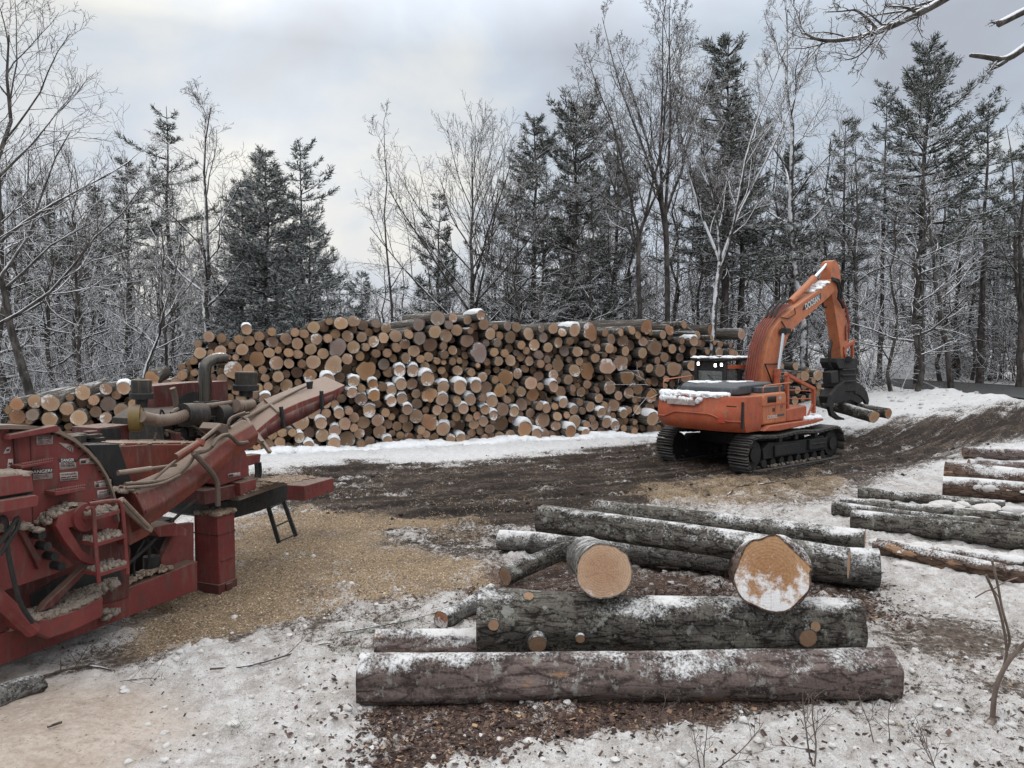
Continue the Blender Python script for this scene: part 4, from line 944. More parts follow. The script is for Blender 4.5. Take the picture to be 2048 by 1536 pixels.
# hydraulic lines along the back of the boom
for k, vv in enumerate((-.17, -.10, -.03, .05, .13, .22)):
    hose('hydraulic_line', m_redhose, boom, [ez(760 - 2 * k, 895, .3) + XV * (vv - .3) - XU * .05, ez(777, 760, .3) + XV * (vv - .3) - XU * .07, ez(803, 620, .3) + XV * (vv - .3) - XU * .08 + ZU * .02, ez(840, 512, .3) + XV * (vv - .3) - XU * .06 + ZU * .05, ez(897, 430, .3) + XV * (vv - .3) + ZU * .08, ez(985, 360, .3) + XV * (vv - .3) + ZU * .07], .026, 6)

for k, vv in enumerate((-.1, .05, .2)):
    hose('hose', m_black, boom, [ez(880, 440, .3) + XV * (vv - .3) + ZU * .05, ez(900, 400, .3) + XV * (vv - .3) + ZU * .11, ez(935, 360, .3) + XV * (vv - .3) + ZU * .13, ez(980, 340, .3) + XV * (vv - .3) + ZU * .1], .035, 7)
hose('hose', m_black, boom, [ez(905, 700, .31), ez(880, 730, .36), ez(800, 730, .36), ez(835, 820, .36), ez(850, 880, .33)], .025, 6)
hose('hose', m_black, boom, [ez(905, 455, .31), ez(920, 480, .34), ez(935, 510, .34)], .02, 6); hose('hose', m_black, boom, [ez(990, 370, .31), ez(995, 410, .33), ez(950, 440, .33), ez(900, 430, .32)], .015, 6)

# cylinders
mb = MB(); mb.tube([ez(962, 332, 0), ez(1095, 200, 0), ez(1112, 182, 0)], [.11, .11, .13], 14); cyl = mb.build('cylinder', m_orange, EX)
mb = MB(); mb.tube([ez(1110, 184, 0), ez(1205, 80, 0)], .06, 12); mb.build('rod', m_rod, cyl)
for vv in (.42, -.42):
    mb = MB(); mb.tube([ez(866, 900, vv), ez(884, 770, vv)], .10, 14); cyl = mb.build('cylinder', m_orange_red, EX)
    mb = MB(); mb.tube([ez(884, 772, vv), ez(916, 536, vv)], .055, 12); mb.build('rod', m_rod, cyl)
# stick
ST = [(1228, 72), (1250, 62), (1276, 100), (1285, 160), (1285, 230), (1302, 350), (1326, 480), (1331, 590), (1320, 690), (1288, 700), (1280, 600), (1254, 430), (1234, 310), (1220, 200), (1220, 110)]
mb = MB(); mb.prism([ez(x, y, .20) for x, y in ST], -XV * .36); stick = mb.build('stick', m_orange, EX, smooth=40, bevel=.012)
hose('hose', m_black, stick, [ez(1232, 190, .34), ez(1262, 205, .36), ez(1275, 260, .36), ez(1270, 310, .34), ez(1290, 340, .30), ez(1302, 370, .28)], .05, 8)
hose('hose', m_black, stick, [ez(1228, 180, .30), ez(1270, 190, .34), ez(1290, 260, .32), ez(1285, 330, .3)], .04, 8)
hose('hose', m_black, stick, [ez(1168, 335, .1), ez(1172, 360, .1), ez(1192, 368, .1)], .035, 7)
hose('hose', m_black, stick, [ez(1225, 575, .1), ez(1208, 650, .2), ez(1212, 730, .2), ez(1235, 780, .2)], .035, 7); hose('hose', m_black, stick, [ez(1230, 585, 0), ez(1218, 650, 0), ez(1222, 730, 0), ez(1250, 770, .0)], .03, 7)

hose('hydraulic_line', m_redhose, stick, [ez(1300, 320, .23), ez(1322, 400, .24), ez(1332, 470, .24), ez(1318, 490, .24), ez(1318, 580, .24)], .028, 6); hose('hydraulic_line', m_redhose, stick, [ez(1310, 350, .1) + XU * .05, ez(1335, 460, .1) + XU * .05, ez(1325, 600, .1) + XU * .05], .03, 6); 
mb = MB(); mb.beam(ez(1300, 630, .2), ez(1368, 585, .2), .10, .12); mb.beam(ez(1358, 590, .2), ez(1358, 690, .2), .09, .09, XU); mb.beam(ez(1302, 640, .2), ez(1310, 690, .2), .08, .08, XU); mb.build('link_bracket', m_orange_red, stick, bevel=.01)
# grapple
gb = MB()
gb.prism([ez(x, y, .42) for x, y in ((1262, 692), (1392, 692), (1398, 730), (1388, 760), (1275, 760), (1258, 720))], -XV * .6)
gb.prism([ez(x, y, .36) for x, y in ((1282, 760), (1386, 760), (1388, 880), (1380, 905), (1290, 905), (1280, 880))], -XV * .6)
gb.prism([ez(x, y, .45) for x, y in ((1222, 782), (1268, 770), (1272, 850), (1225, 855))], -XV * .3)
for zy in (765, 800, 840): gb.box(ez(1335, zy, .4), XU * 1.0, XV * .1, ZU * .06)
gb.cyl(ez(1335, 700, .5), ez(1335, 700, -.3), .12, 16)
grp = gb.build('grapple', m_black, EX, bevel=.02)
def tine(pts, vv, w, th_):
    P = np.array([ez(x, y, vv) for x, y in pts]); mb = MB(); n = len(P); T = np.gradient(P, axis=0); T /= np.linalg.norm(T, axis=1)[:, None]; Nn = np.cross(T, XV)
    v = []
    for i in range(n):
        h = th_[i] / 2
        v += [P[i] + Nn[i] * h - XV * w / 2, P[i] + Nn[i] * h + XV * w / 2, P[i] - Nn[i] * h + XV * w / 2, P[i] - Nn[i] * h - XV * w / 2]
    fs = [(0, 1, 2, 3), tuple(range(4 * n - 1, 4 * n - 5, -1))] + [(i * 4 + k, (i + 1) * 4 + k, (i + 1) * 4 + (k + 1) % 4, i * 4 + (k + 1) % 4) for i in range(n - 1) for k in range(4)]
    fs = [f[::-1] for f in fs]
    return mb.add(v, fs).build('tine', m_black, grp, bevel=.01)
TL_ = [(1300, 880), (1262, 905), (1225, 950), (1212, 1000), (1222, 1045), (1262, 1075), (1300, 1082)]
TRr = [(1372, 880), (1410, 900), (1436, 935), (1448, 972), (1444, 1000), (1420, 1000), (1385, 990)]
for vv in (.5, .05, -.4): tine(TL_, vv, .11, [.42, .40, .34, .26, .2, .13, .05])
for vv in (.28, -.18): tine(TRr, vv, .11, [.42, .40, .34, .26, .2, .13, .05])
mb = MB(); mb.prism([ez(x, y, .3) for x, y in ((1285, 870), (1390, 870), (1432, 925), (1440, 965), (1400, 985), (1350, 960), (1290, 975), (1240, 985), (1232, 940), (1255, 905))], -XV * .5); mb.build('grapple_plate', m_black, grp, bevel=.02)
# logs in the grapple
GG = 'logs held in the grapple'
def glog(a, b, r, sd, lab, cut): big_log('held_log', a, b, r, r * .95, m_bark_grey, lab, GG, sd, cut1=cut, rough=.05, nseg=24)
gz = lambda x, y, d: at(1280 + x / 3.2, 500 + y / 3.2, d)
glog(gz(1140, 965, 27.4), gz(1498, 1068, 24.6), .21, 41, 'held log with tan sawn end, in front within the grapple', (1.1, 1.0, .85, .3))
glog(gz(1200, 960, 28.0), gz(1590, 1046, 25.6), .185, 42, 'held log with orange-brown sawn end, reaching out farther from the grapple', (1.0, .75, .6, .3))
# ------------------------------------------------------------------ whole-tree chipper
CO = np.array([-4.12, 10.25, 0]); CU = np.array([.374, .927, 0]); CV = np.array([.927, -.374, 0])
def K(u, v, z): return CO + CU * u + CV * v + ZU * z
def M_(px, py, v): return onp(px, py, K(0, v, 0), CV)
CH = empty('wood_chipper', tuple(CO), 'red worn whole-tree chipper with raised discharge chute and upright exhaust pipe', 'wood chipper')
def plate(name, pts, v0, th_, mat, par=CH, bev=.008, smooth=30):
    mb = MB(); mb.prism([M_(x, y, v0) for x, y in pts], -CV * th_); return mb.build(name, mat, par, bevel=bev, smooth=smooth)
def pipes(name, L, mat, par=CH, sides=8):
    for pts, v, r in L:
        mb = MB(); mb.tube(smoothp([M_(p[0], p[1], p[2] if len(p) > 2 else v) for p in pts]), r, sides); o = mb.build(name, mat, par)
    return o
def smoothp(P, it=2):
    P = [np.array(p) for p in P]
    if len(P) < 3: return P
    for _ in range(it):
        Q = [P[0]]
        for a, b in zip(P[:-1], P[1:]): Q += [a * .75 + b * .25, a * .25 + b * .75]
        P = Q + [P[-1]]
    return P
rc = random.Random(12)
# drum housing with its rolled rim
arc = [(-60, 853), (-20, 851), (20, 850), (62, 851), (95, 854), (120, 860), (150, 876), (178, 899), (200, 924), (217, 952), (229, 984), (237, 1015), (240, 1042)]
drum = plate('drum_housing', arc + [(236, 1060), (110, 1056), (60, 1085), (-60, 1085)], .30, 1.1, m_red)
mb = MB(); A = [M_(x, y, .36) for x, y in arc]; Ai = [M_(x + (60 - x) * .02, y + (1000 - y) * .04 + 2, .36) for x, y in arc]
for i in range(len(A) - 1): mb.prism([A[i], A[i + 1], Ai[i + 1], Ai[i]], -CV * 1.2)
mb.build('rim', m_rim, drum, smooth=40)
mb = MB()
for i in range(2, len(arc) - 1):
    for t in (.0, .5):
        x = arc[i][0] + (arc[i + 1][0] - arc[i][0]) * t; y = arc[i][1] + (arc[i + 1][1] - arc[i][1]) * t; x, y = x + (60 - x) * .06, y + (1000 - y) * .075; q = M_(x, y, .30); mb.cyl(q, q + CV * .025, .016, 6)
mb.build('bolt_ring', m_black, drum)
mb = MB(); mb.tube([M_(60, 856, .302), M_(64, 950, .302), M_(66, 1050, .302)], .008, 5); mb.build('weld_seam', m_red_dull, drum)
for a_, b_ in (((150, 925), (175, 900)), ((185, 1000), (215, 1000)), ((185, 1008), (216, 1007)), ((185, 1016), (218, 1014))): mb = MB(); mb.tube([M_(*a_, .301), M_(*b_, .301)], .007, 5); mb.build('scratch_rib', m_black if a_[0] == 150 else m_red_dull, drum)
plate('stiffener', [(18, 880), (22, 869), (115, 850), (120, 860), (116, 863)], .42, .12, m_red, drum)
plate('seam_bar', [(27, 862), (33, 861), (40, 945), (33, 946)], .325, .04, m_red_dull, drum)
def ledge(a, b, c, d):
    o = plate('step_ledge', [a, b, c, d], .47, .17, m_red, drum)
    mb = MB()
    for k in range(14):
        t = (k + .5) / 14; q = np.array(a) + (np.array(b) - np.array(a)) * t; mb.box(M_(q[0], q[1] - 1.5, .46), CU * .02, CV * .012, ZU * .035)
    mb.build('grip_teeth', m_red, o, smooth=0)
ledge((43, 931), (107, 920), (108, 926), (43, 938)); ledge((111, 983), (171, 973), (172, 981), (111, 992))
def sign(name, quad, bands, v=.306, par=drum, txt=()):
    "quad: TL, TR, BR, BL in the photograph"
    q = [np.array(p, float) for p in quad]
    s = plate(name, quad, v, .008, m_decal, par, bev=0, smooth=0)
    def S_(a, b): return (q[0] * (1 - a) + q[1] * a) * (1 - b) + (q[3] * (1 - a) + q[2] * a) * b
    if bands:
        mb = MB()
        for (a0, b0, a1, b1) in bands: mb.prism([M_(*S_(a0, b0), v + .003), M_(*S_(a1, b0), v + .003), M_(*S_(a1, b1), v + .003), M_(*S_(a0, b1), v + .003)], -CV * .004)
        mb.build('print', m_ink, s, smooth=0)
    for (t, a, b, h, mt) in txt:
        rt = M_(*S_(1, .5), v) - M_(*S_(0, .5), v); hh = np.linalg.norm(M_(*S_(0, 0), v) - M_(*S_(0, 1), v)) * h
        lettering('lettering', t, M_(*S_(a, b), v + .004), rt, ZU, hh, mt, s, off=.002, width=float(np.linalg.norm(rt)) * min(.86, .12 * len(t) + .05))
    return s
ln = [(.08, .50, .9, .54), (.08, .62, .85, .66), (.08, .74, .92, .78), (.08, .86, .7, .9)]
sign('warning_sign', ((73, 872), (106, 870), (106, 888), (74, 890)), ln, txt=(('CAUTION', .5, .14, .2, m_ink), ('WEAR HEARING', .5, .34, .14, m_ink)))
sign('warning_sign', ((117, 885), (138, 888), (147, 893), (147, 907)), [(.1, .5, .9, .55), (.1, .65, .85, .7), (.1, .8, .9, .85)])
sign('warning_sign', ((118, 916), (151, 917), (153, 936), (120, 940)), [(0, .0, 1, .36)], txt=(('DANGER', .5, .19, .24, m_letter), ('FLYING', .5, .50, .17, m_ink), ('MATERIAL', .5, .70, .17, m_ink)))
sign('warning_sign', ((160, 918), (193, 915), (193, 927), (160, 929)), [(.05, .3, .35, .8), (.55, .3, .95, .36), (.55, .5, .9, .56), (.55, .7, .95, .76)])
sign('warning_sign', ((120, 946), (155, 943), (157, 959), (121, 963)), [(.05, .50, .35, .62), (.4, .5, .6, .62), (.65, .5, .95, .62), (.05, .76, .45, .88), (.5, .76, .9, .88)], txt=(('WARNING', .5, .22, .28, m_ink),))
sign('warning_sign', ((52, 941), (105, 936), (105, 957), (52, 961)), [(0, 0, 1, .46), (.1, .58, .8, .63), (.1, .72, .75, .77), (.1, .86, .6, .9)], txt=(('DANGER!', .55, .24, .32, m_letter),))
sign('warning_sign', ((189, 963), (222, 959), (223, 973), (190, 977)), [(.05, .45, .25, .85), (.4, .5, .95, .55), (.4, .7, .9, .75)], txt=(('DANGER', .5, .2, .24, m_ink),))
sign('warning_sign', ((195, 981), (222, 978), (222, 992), (196, 998)), ln, txt=(('DANGER', .5, .24, .26, m_ink),))
sign('warning_sign', ((14, 895), (22, 893), (20, 906), (7, 908)), [(.2, .3, .8, .6)])
sign('warning_sign', ((17, 918), (26, 918), (27, 942), (14, 942)), [(.2, .3, .8, .45), (.2, .6, .8, .65), (.2, .75, .8, .8)])
# feed-side rails with snow on them
rail = plate('feed_rail', [(-90, 962), (64, 947), (68, 983), (-90, 1008)], .75, .5, m_red)
plate('feed_rail', [(-90, 1016), (72, 990), (78, 994), (77, 1012), (-90, 1044)], .80, .5, m_red)
plate('rail_gap', [(-90, 1004), (66, 982), (66, 992), (-90, 1020)], .70, .4, m_black)
mb = MB()
for i in range(50):
    t = rc.random(); mb.blob(M_(-90 + 135 * t, 960 - 11 * t, .72) - CV * rc.uniform(.05, .42), (.10, .10, .04), rc, 8, 5)
mb.build('snow_cover', m_dirty_snow, rail, smooth=80)
# infeed housing below the drum
plate('infeed_housing', [(-90, 1060), (60, 1052), (110, 1050), (240, 1046), (262, 1100), (258, 1195), (180, 1215), (60, 1250), (-90, 1290)], .12, 1.6, m_red_dull)
pl = plate('hinged_plate', [(-90, 1100), (40, 1058), (68, 1062), (150, 1130), (105, 1150), (0, 1185), (-90, 1200)], .34, .25, m_red)
mb = MB()
for x, y in ((66, 1068), (77, 1090), (92, 1110), (106, 1130)): mb = MB(); mb.cyl(M_(x, y, .34), M_(x, y, .34) + CV * .14, .045, 10); mb.build('bolt', m_black, pl)
plate('plate_rib', [(40, 1062), (50, 1060), (85, 1120), (78, 1140), (70, 1120)], .40, .06, m_red_dull, pl)
rw = plate('roller_arm', [(112, 1052), (118, 1030), (150, 1016), (172, 1024), (178, 1045), (138, 1056), (165, 1100), (190, 1118), (186, 1132), (160, 1120), (128, 1080)], .52, .10, m_red)
mb = MB(); mb.cyl(M_(153, 1032, .40), M_(153, 1032, .40) + CV * .16, .15, 24); mb.cyl(M_(153, 1032, .40) + CV * .15, M_(153, 1032, .40) + CV * .19, .05, 12); mb.build('roller_hub', m_red, rw)
plate('shade_plate', [(62, 1190), (110, 1160), (190, 1130), (240, 1130), (246, 1168), (110, 1222), (66, 1240)], .135, .05, m_black)  # black plate stands in for the shade between infeed and beam
plate('brace', [(95, 1205), (185, 1120), (190, 1128), (105, 1215), (80, 1225)], .4, .10, m_red_dull)
# dirty snow and chips lying on the machine
def heap(name, px0, v0, n, rad, hgt, mat=m_chips, par=CH):
    mb = MB()
    for i in range(int(n * 2.2)):
        k = rc.randrange(len(px0) - 1); t = rc.random(); a, b = px0[k], px0[k + 1]; v = rc.uniform(*v0)
        q = M_(a[0] + (b[0] - a[0]) * t, a[1] + (b[1] - a[1]) * t, v0[1]) - CV * (v0[1] - v); s = rad * .62 * rc.uniform(.3, 1.4)
        mb.blob(q, (s, s, hgt * .6 * rc.uniform(.3, 1.5)), rc, 7, 5, .3)
    return mb.build(name, mat, par, smooth=80)
heap('chip_layer', [(98, 1050), (112, 1032), (150, 1010), (172, 1016)], (.15, .50), 90, .05, .04, m_dirty_snow)
heap('chip_layer', [(20, 1060), (60, 1050), (82, 1062)], (.1, .5), 50, .07, .04, m_dirty_snow)
# ladder on the side
lad = MB()
def LP(pts, v): return smoothp([M_(x, y, v) for x, y in pts])
lad.tube(LP([(172, 1020), (183, 1012), (188, 1022), (190, 1070), (193, 1110), (198, 1166)], .72), .022, 8); lad.tube(LP([(178, 1008), (228, 1000), (242, 1004), (246, 1030), (250, 1080), (255, 1148)], .72), .022, 8)
lado = lad.build('side_ladder', m_red, CH)
for a, b in (((190, 1036), (238, 1022)), ((193, 1089), (251, 1071)), ((198, 1149), (255, 1131))):
    mb = MB(); P0, P1 = M_(*a, .72), M_(*b, .72); mb.box((P0 + P1) / 2 - CV * .11, P1 - P0, CV * .26, ZU * .045)
    tr = mb.build('ladder_tread', m_red, lado, bevel=.005)
    mb = MB()
    for i in range(90): q = P0 + (P1 - P0) * rc.uniform(.05, .95) - CV * rc.uniform(.0, .22) + ZU * .03; mb.blob(q, (.03, .03, rc.uniform(.01, .045)), rc, 6, 5, .35)
    mb.build('chip_layer', m_dirty_snow, tr, smooth=80)
# main frame beam, fender box, post leg
fr = plate('frame_beam', [(-90, 1296), (60, 1247), (300, 1160), (395, 1122), (395, 1180), (270, 1228), (0, 1332), (-90, 1366)], .10, .30, m_red)
heap('chip_layer', [(250, 1170), (300, 1150), (345, 1135)], (-.15, .08), 60, .06, .04, m_chips, fr)
heap('chip_layer', [(5, 1262), (60, 1244)], (-.2, .1), 40, .07, .04, m_dirty_snow, fr)
fb = plate('fender_box', [(62, 1240), (100, 1236), (150, 1220), (207, 1192), (207, 1234), (150, 1262), (98, 1279), (64, 1264)], .52, .5, m_red, CH, .02)
heap('chip_layer', [(66, 1238), (110, 1232), (160, 1210), (208, 1186)], (.0, .5), 420, .06, .05, m_dirty_snow, fb)
heap('chip_layer', [(140, 1205), (180, 1190), (245, 1165)], (.0, .3), 150, .07, .07, m_dirty_snow, fb)
heap('chip_layer', [(208, 1225), (240, 1222), (212, 1238)], (.10, .2), 40, .05, .05, m_dirty_snow, fb)
pipes('diagonal_strut', [([(-40, 1160), (66, 1262)], .5, .075)], m_red)
mb = MB(); mb.box(K(.16, -.22, .62), CU * .33, CV * .44, ZU * 1.0); leg = mb.build('post_leg', m_red, CH, bevel=.015)
mb = MB(); mb.tube([K(-.006, -.40, 1.1), K(-.006, -.40, .14)], .008, 5); mb.box(K(.16, .004, .45), CU * .26, CV * .01, ZU * .02); mb.build('weld_seam', m_red_dull, leg)
mb = MB(); mb.box(K(.16, -.22, .06), CU * .36, CV * .46, ZU * .14); mb.box(K(.16, .02, .06), CU * .12, CV * .04, ZU * .1); mb.build('leg_foot', m_red_dull, leg, bevel=.01)
mb = MB(); mb.box(K(.16, -.22, .83), CU * .342, CV * .452, ZU * .02); mb.build('leg_seam', m_red_dull, leg)
mb = MB()
for i in range(130): mb.blob(K(rc.uniform(.0, .32), rc.uniform(-.44, 0), 1.12), (.06, .06, rc.uniform(.01, .04)), rc, 6, 5)
mb.build('chip_layer', m_chips, leg, smooth=80)
plate('leg_web', [(335, 1052), (388, 1045), (388, 1142), (325, 1165), (322, 1120), (345, 1070)], -.10, .1, m_red)
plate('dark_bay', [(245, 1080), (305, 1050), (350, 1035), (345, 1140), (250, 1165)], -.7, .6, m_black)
plate('roof_flap', [(303, 1056), (350, 1045), (376, 1060), (374, 1072), (318, 1074)], .10, .5, m_chute)
pipes('hose', [([(255, 1130), (300, 1090), (345, 1040), (392, 1000)], .05, .02), ([(300, 1080), (312, 1100), (330, 1120)], -.2, .018), ([(292, 1060), (300, 1100), (296, 1150)], -.1, .02), ([(270, 1160), (266, 1120), (290, 1080)], 0, .015)], m_black)
mb = MB(); mb.cyl(M_(303, 1112, -.15), M_(303, 1140, -.15), .10, 16); mb.build('hydraulic_motor', m_black, CH)
# hopper side panel, black gear bay
plate('hopper_panel', [(238, 893), (300, 889), (420, 889), (470, 893), (470, 930), (400, 962), (330, 985), (262, 1000), (252, 960)], -.22, .10, m_red_bright)
plate('gear_bay', [(175, 890), (238, 888), (268, 975), (280, 1000), (240, 1035), (225, 960)], -.10, .9, m_black)
heap('chip_layer', [(240, 891), (300, 887), (420, 886)], (-.9, -.25), 160, .07, .025, m_chips)
plate('hopper_top', [(236, 886), (380, 884), (440, 886), (440, 892), (240, 893)], -.25, .75, m_chute)
plate('walkway_mesh', [(180, 886), (212, 888), (236, 892), (190, 899)], -.3, .5, m_rim)
bb = plate('battery_box', [(197, 856), (258, 849), (260, 888), (200, 890)], -.95, .5, m_red_dull)
plate('box_panel', [(203, 857), (242, 855), (243, 885), (204, 887)], -.94, .02, m_black, bb)
mb = MB()
for i in range(26): q = M_(rc.uniform(135, 195), rc.uniform(872, 886), rc.uniform(-1.0, -.5)); mb.box(q, CU * rc.uniform(.04, .2), CV * rc.uniform(.04, .2), ZU * rc.uniform(.03, .10))
mb.build('top_fittings', m_dark, CH)
pipes('filler_cap', [([(181, 864), (181, 884)], -.7, .07), ([(181, 862), (181, 866)], -.7, .075)], m_red_dull, CH, 14)
# chute: lower round trunk
trunk = MB(); st_ = [((250, 1020), .29), ((288, 1004), .27), ((325, 983), .24), ((366, 958), .215), ((404, 930), .205), ((446, 893), .20), ((494, 866), .20)]
P = smoothp([M_(x, y, .25) for (x, y), _ in st_], 2); R = np.interp(np.linspace(0, 1, len(P)), np.linspace(0, 1, len(st_)), [r for _, r in st_]); trunk.tube(P, R * 1.06, 8)
tk = trunk.build('chute_trunk', m_red_bright, CH, smooth=20, bevel=.02)
plate('chute_throat', [(244, 998), (300, 1040), (306, 1058), (296, 1072), (258, 1092), (248, 1060)], .30, .35, m_red_bright, tk)
plate('chute_flange', [(236, 1000), (248, 994), (262, 1012), (308, 1056), (304, 1066), (292, 1060), (250, 1022)], .56, .04, m_rim, tk)
heap('chip_layer', [(246, 985), (275, 978), (300, 968)], (.1, .4), 70, .045, .035, m_dirty_snow, tk)
# chute: upper curved channel, lofted from its four edges
EDG = [  # near top, far top, near bottom, depth near, depth far
    ((500, 872), (462, 850), (512, 892), 11.25, 11.65), ((530, 846), (497, 822), (536, 873), 11.5, 11.9), ((560, 822), (530, 798), (566, 857), 11.75, 12.15), ((600, 804), (572, 780), (604, 839), 12.05, 12.45), ((641, 790), (612, 765), (642, 817), 12.35, 12.75), ((668, 781), (634, 757), (668, 799), 12.5, 12.9), ((690, 770), (650, 752), (688, 781), 12.65, 13.05)]
ch = MB(); v = []
for nt_, ft, nb_, dn, df in EDG:
    a, b, c = at(*nt_, dn), at(*ft, df), at(*nb_, dn + .02); v += [a, b, b + (c - a), c]
n = len(EDG); fs = [(0, 1, 2, 3), tuple(range(4 * n - 1, 4 * n - 5, -1))] + [(i * 4 + k, (i + 1) * 4 + k, (i + 1) * 4 + (k + 1) % 4, i * 4 + (k + 1) % 4) for i in range(n - 1) for k in range(4)]
cho = ch.add(v, [f[::-1] for f in fs]).build('discharge_chute', m_chute, CH, bevel=.01, smooth=25)
mb = MB()
def strip(i0, i1, t0, t1, h=.012):
    for i in range(i0, i1):
        a, b, c, d = (at(*EDG[i][0], EDG[i][3]), at(*EDG[i][2], EDG[i][3] + .02), at(*EDG[i + 1][0], EDG[i + 1][3]), at(*EDG[i + 1][2], EDG[i + 1][3] + .02))
        f = lambda p, q, t: p + (q - p) * t
        mb.prism([f(a, b, t0), f(c, d, t0), f(c, d, t1), f(a, b, t1)], CV * h)
strip(0, 5, .30, .97); mb.build('chute_cheek', m_red_dull, cho, smooth=0)
for i in (2, 4):
    mb = MB(); a, b = at(*EDG[i][0], EDG[i][3]), at(*EDG[i][2], EDG[i][3]); mb.beam(a + ZU * .07 + CV * .02, b + CV * .02, .05, .05, CU); mb.build('chute_clamp', m_black, cho, bevel=.005)
mb = MB(); mb.beam(at(557, 826, 11.7), at(530, 800, 12.1), .04, .05); mb.beam(at(492, 838, 11.5), at(540, 905, 11.2), .05, .05); mb.beam(at(484, 845, 11.5), at(524, 885, 11.2), .06, .06); mb.build('hinge_bar', m_rim, cho)
# chute ram
mb = MB(); mb.tube([at(487, 838, 11.55), at(566, 795, 12.15)], .035, 10); ram = mb.build('chute_ram', m_rim, CH); mb = MB(); mb.tube([at(566, 795, 12.15), at(624, 767, 12.6)], .02, 8); mb.build('rod', m_hose, ram)
plate('ram_bracket', [(617, 764), (627, 762), (625, 778), (619, 778)], .5, .05, m_black)
# rams and braces
mb = MB(); mb.tube([M_(352, 914, .5), M_(400, 884, .5)], .045, 10); mb.cyl(M_(398, 890, .5), M_(402, 880, .5), .06, 12); ram = mb.build('lift_ram', m_red_bright, CH); mb = MB(); mb.tube([M_(398, 885, .5), M_(440, 850, .5)], .025, 8); mb.build('rod', m_rim, ram)
plate('ram_lug', [(432, 858), (440, 846), (456, 850), (458, 866), (446, 870)], .4, .3, m_hose)
mb = MB(); mb.tube([M_(236, 946, .35), M_(302, 937, .4)], .03, 10); ram = mb.build('side_ram', m_rim, CH); mb = MB(); mb.tube([M_(302, 937, .4), M_(352, 930, .4)], .02, 8); mb.build('rod', m_hose, ram)
pipes('brace_tube', [([(387, 906), (410, 930), (434, 958), (436, 985), (436, 1012)], .55, .035)], m_hose)
pipes('chute_stay', [([(248, 1002), (298, 1054)], .62, .025), ([(246, 1000), (240, 1005)], .62, .02)], m_rim)
pipes('hydraulic_hose', [([(250, 968), (300, 965), (340, 958), (375, 935), (392, 905)], .45, .022), ([(252, 976), (320, 970), (360, 950)], .5, .018), ([(300, 965), (340, 930), (362, 915)], .42, .02),
    ([(385, 908), (420, 900), (430, 880), (450, 868), (466, 875), (475, 888), (495, 885)], .5, .028), ([(425, 893), (440, 872), (458, 868)], .55, .02), ([(456, 850), (460, 835), (490, 825)], .3, .02), ([(462, 862), (455, 845), (470, 832), (498, 826)], .28, .02)], m_hose)
# engine: block, manifold, cleaners, exhaust, radiator shroud
eng = plate('engine_block', [(325, 840), (350, 822), (420, 815), (470, 815), (480, 840), (470, 890), (330, 890)], -1.0, 1.0, m_dark)
mb = MB()
for i in range(26): q = M_(rc.uniform(335, 470), rc.uniform(830, 885), -.95); mb.box(q, CU * rc.uniform(.05, .22), CV * rc.uniform(.05, .2), ZU * rc.uniform(.05, .16))
for i in range(8): x, y = rc.uniform(340, 465), rc.uniform(830, 880); mb.cyl(M_(x, y, -.98), M_(x, y, -.98) + CV * rc.uniform(.05, .2), rc.uniform(.03, .09), 12)
mb.build('engine_fittings', m_dark, eng, bevel=.008)
for a_, b_, v_, r_ in ((365, 405, -.75, .17), (432, 452, -.85, .16)): mb = MB(); mb.cyl(M_(a_, 830, v_), M_(b_, 828, v_), r_, 20); mb.build('turbo_housing', m_dark, eng)
ip = smoothp([M_(x, y, -.7) for x, y in ((284, 833), (300, 837), (320, 842), (350, 838), (372, 830))], 4)
mb = MB(); mb.tube(ip, [.078 + (.010 * math.sin(i * 2.1) if i > len(ip) * .4 else 0) for i in range(len(ip))], 16); mb.build('intake_pipe', m_rim, eng)
pipes('manifold_pipe', [([(345, 828), (352, 820), (375, 815), (420, 812), (462, 806)], -.85, .045), ([(345, 776), (350, 790), (353, 815)], -1.3, .045), ([(374, 848), (395, 855), (412, 870)], -.7, .015), ([(312, 865), (308, 880), (314, 890)], -.7, .015)], m_hose, eng, 10)
for pts, r in ((((470, 812), (478, 814)), .11), (((480, 813), (486, 812)), .10), (((488, 812), (505, 808)), .085)): pipes('intake_hose', [(list(pts), -.75, r)], m_rim, eng, 14)
ex_ = []
for p in ((409, 806), (409, 770), (409, 742), (413, 727), (424, 720), (438, 717), (449, 717)): ex_.append(M_(*p, -1.1))
mb = MB(); mb.tube(smoothp(ex_, 2), .092, 20, cap=False); exo = mb.build('exhaust_pipe', m_chrome, CH)
mb = MB(); mb.tube([M_(449.3, 717, -1.1), M_(436, 718, -1.1)], .084, 20); mb.build('pipe_mouth', m_black, exo)
mb = MB(); mb.box(M_(413, 808, -1.1), CU * .3, CV * .26, ZU * .10); mb.build('exhaust_flange', m_black, exo, bevel=.01)
plate('exhaust_guard', [(422, 752), (427, 770), (431, 802), (424, 806)], -1.15, .06, m_red_dull, exo)
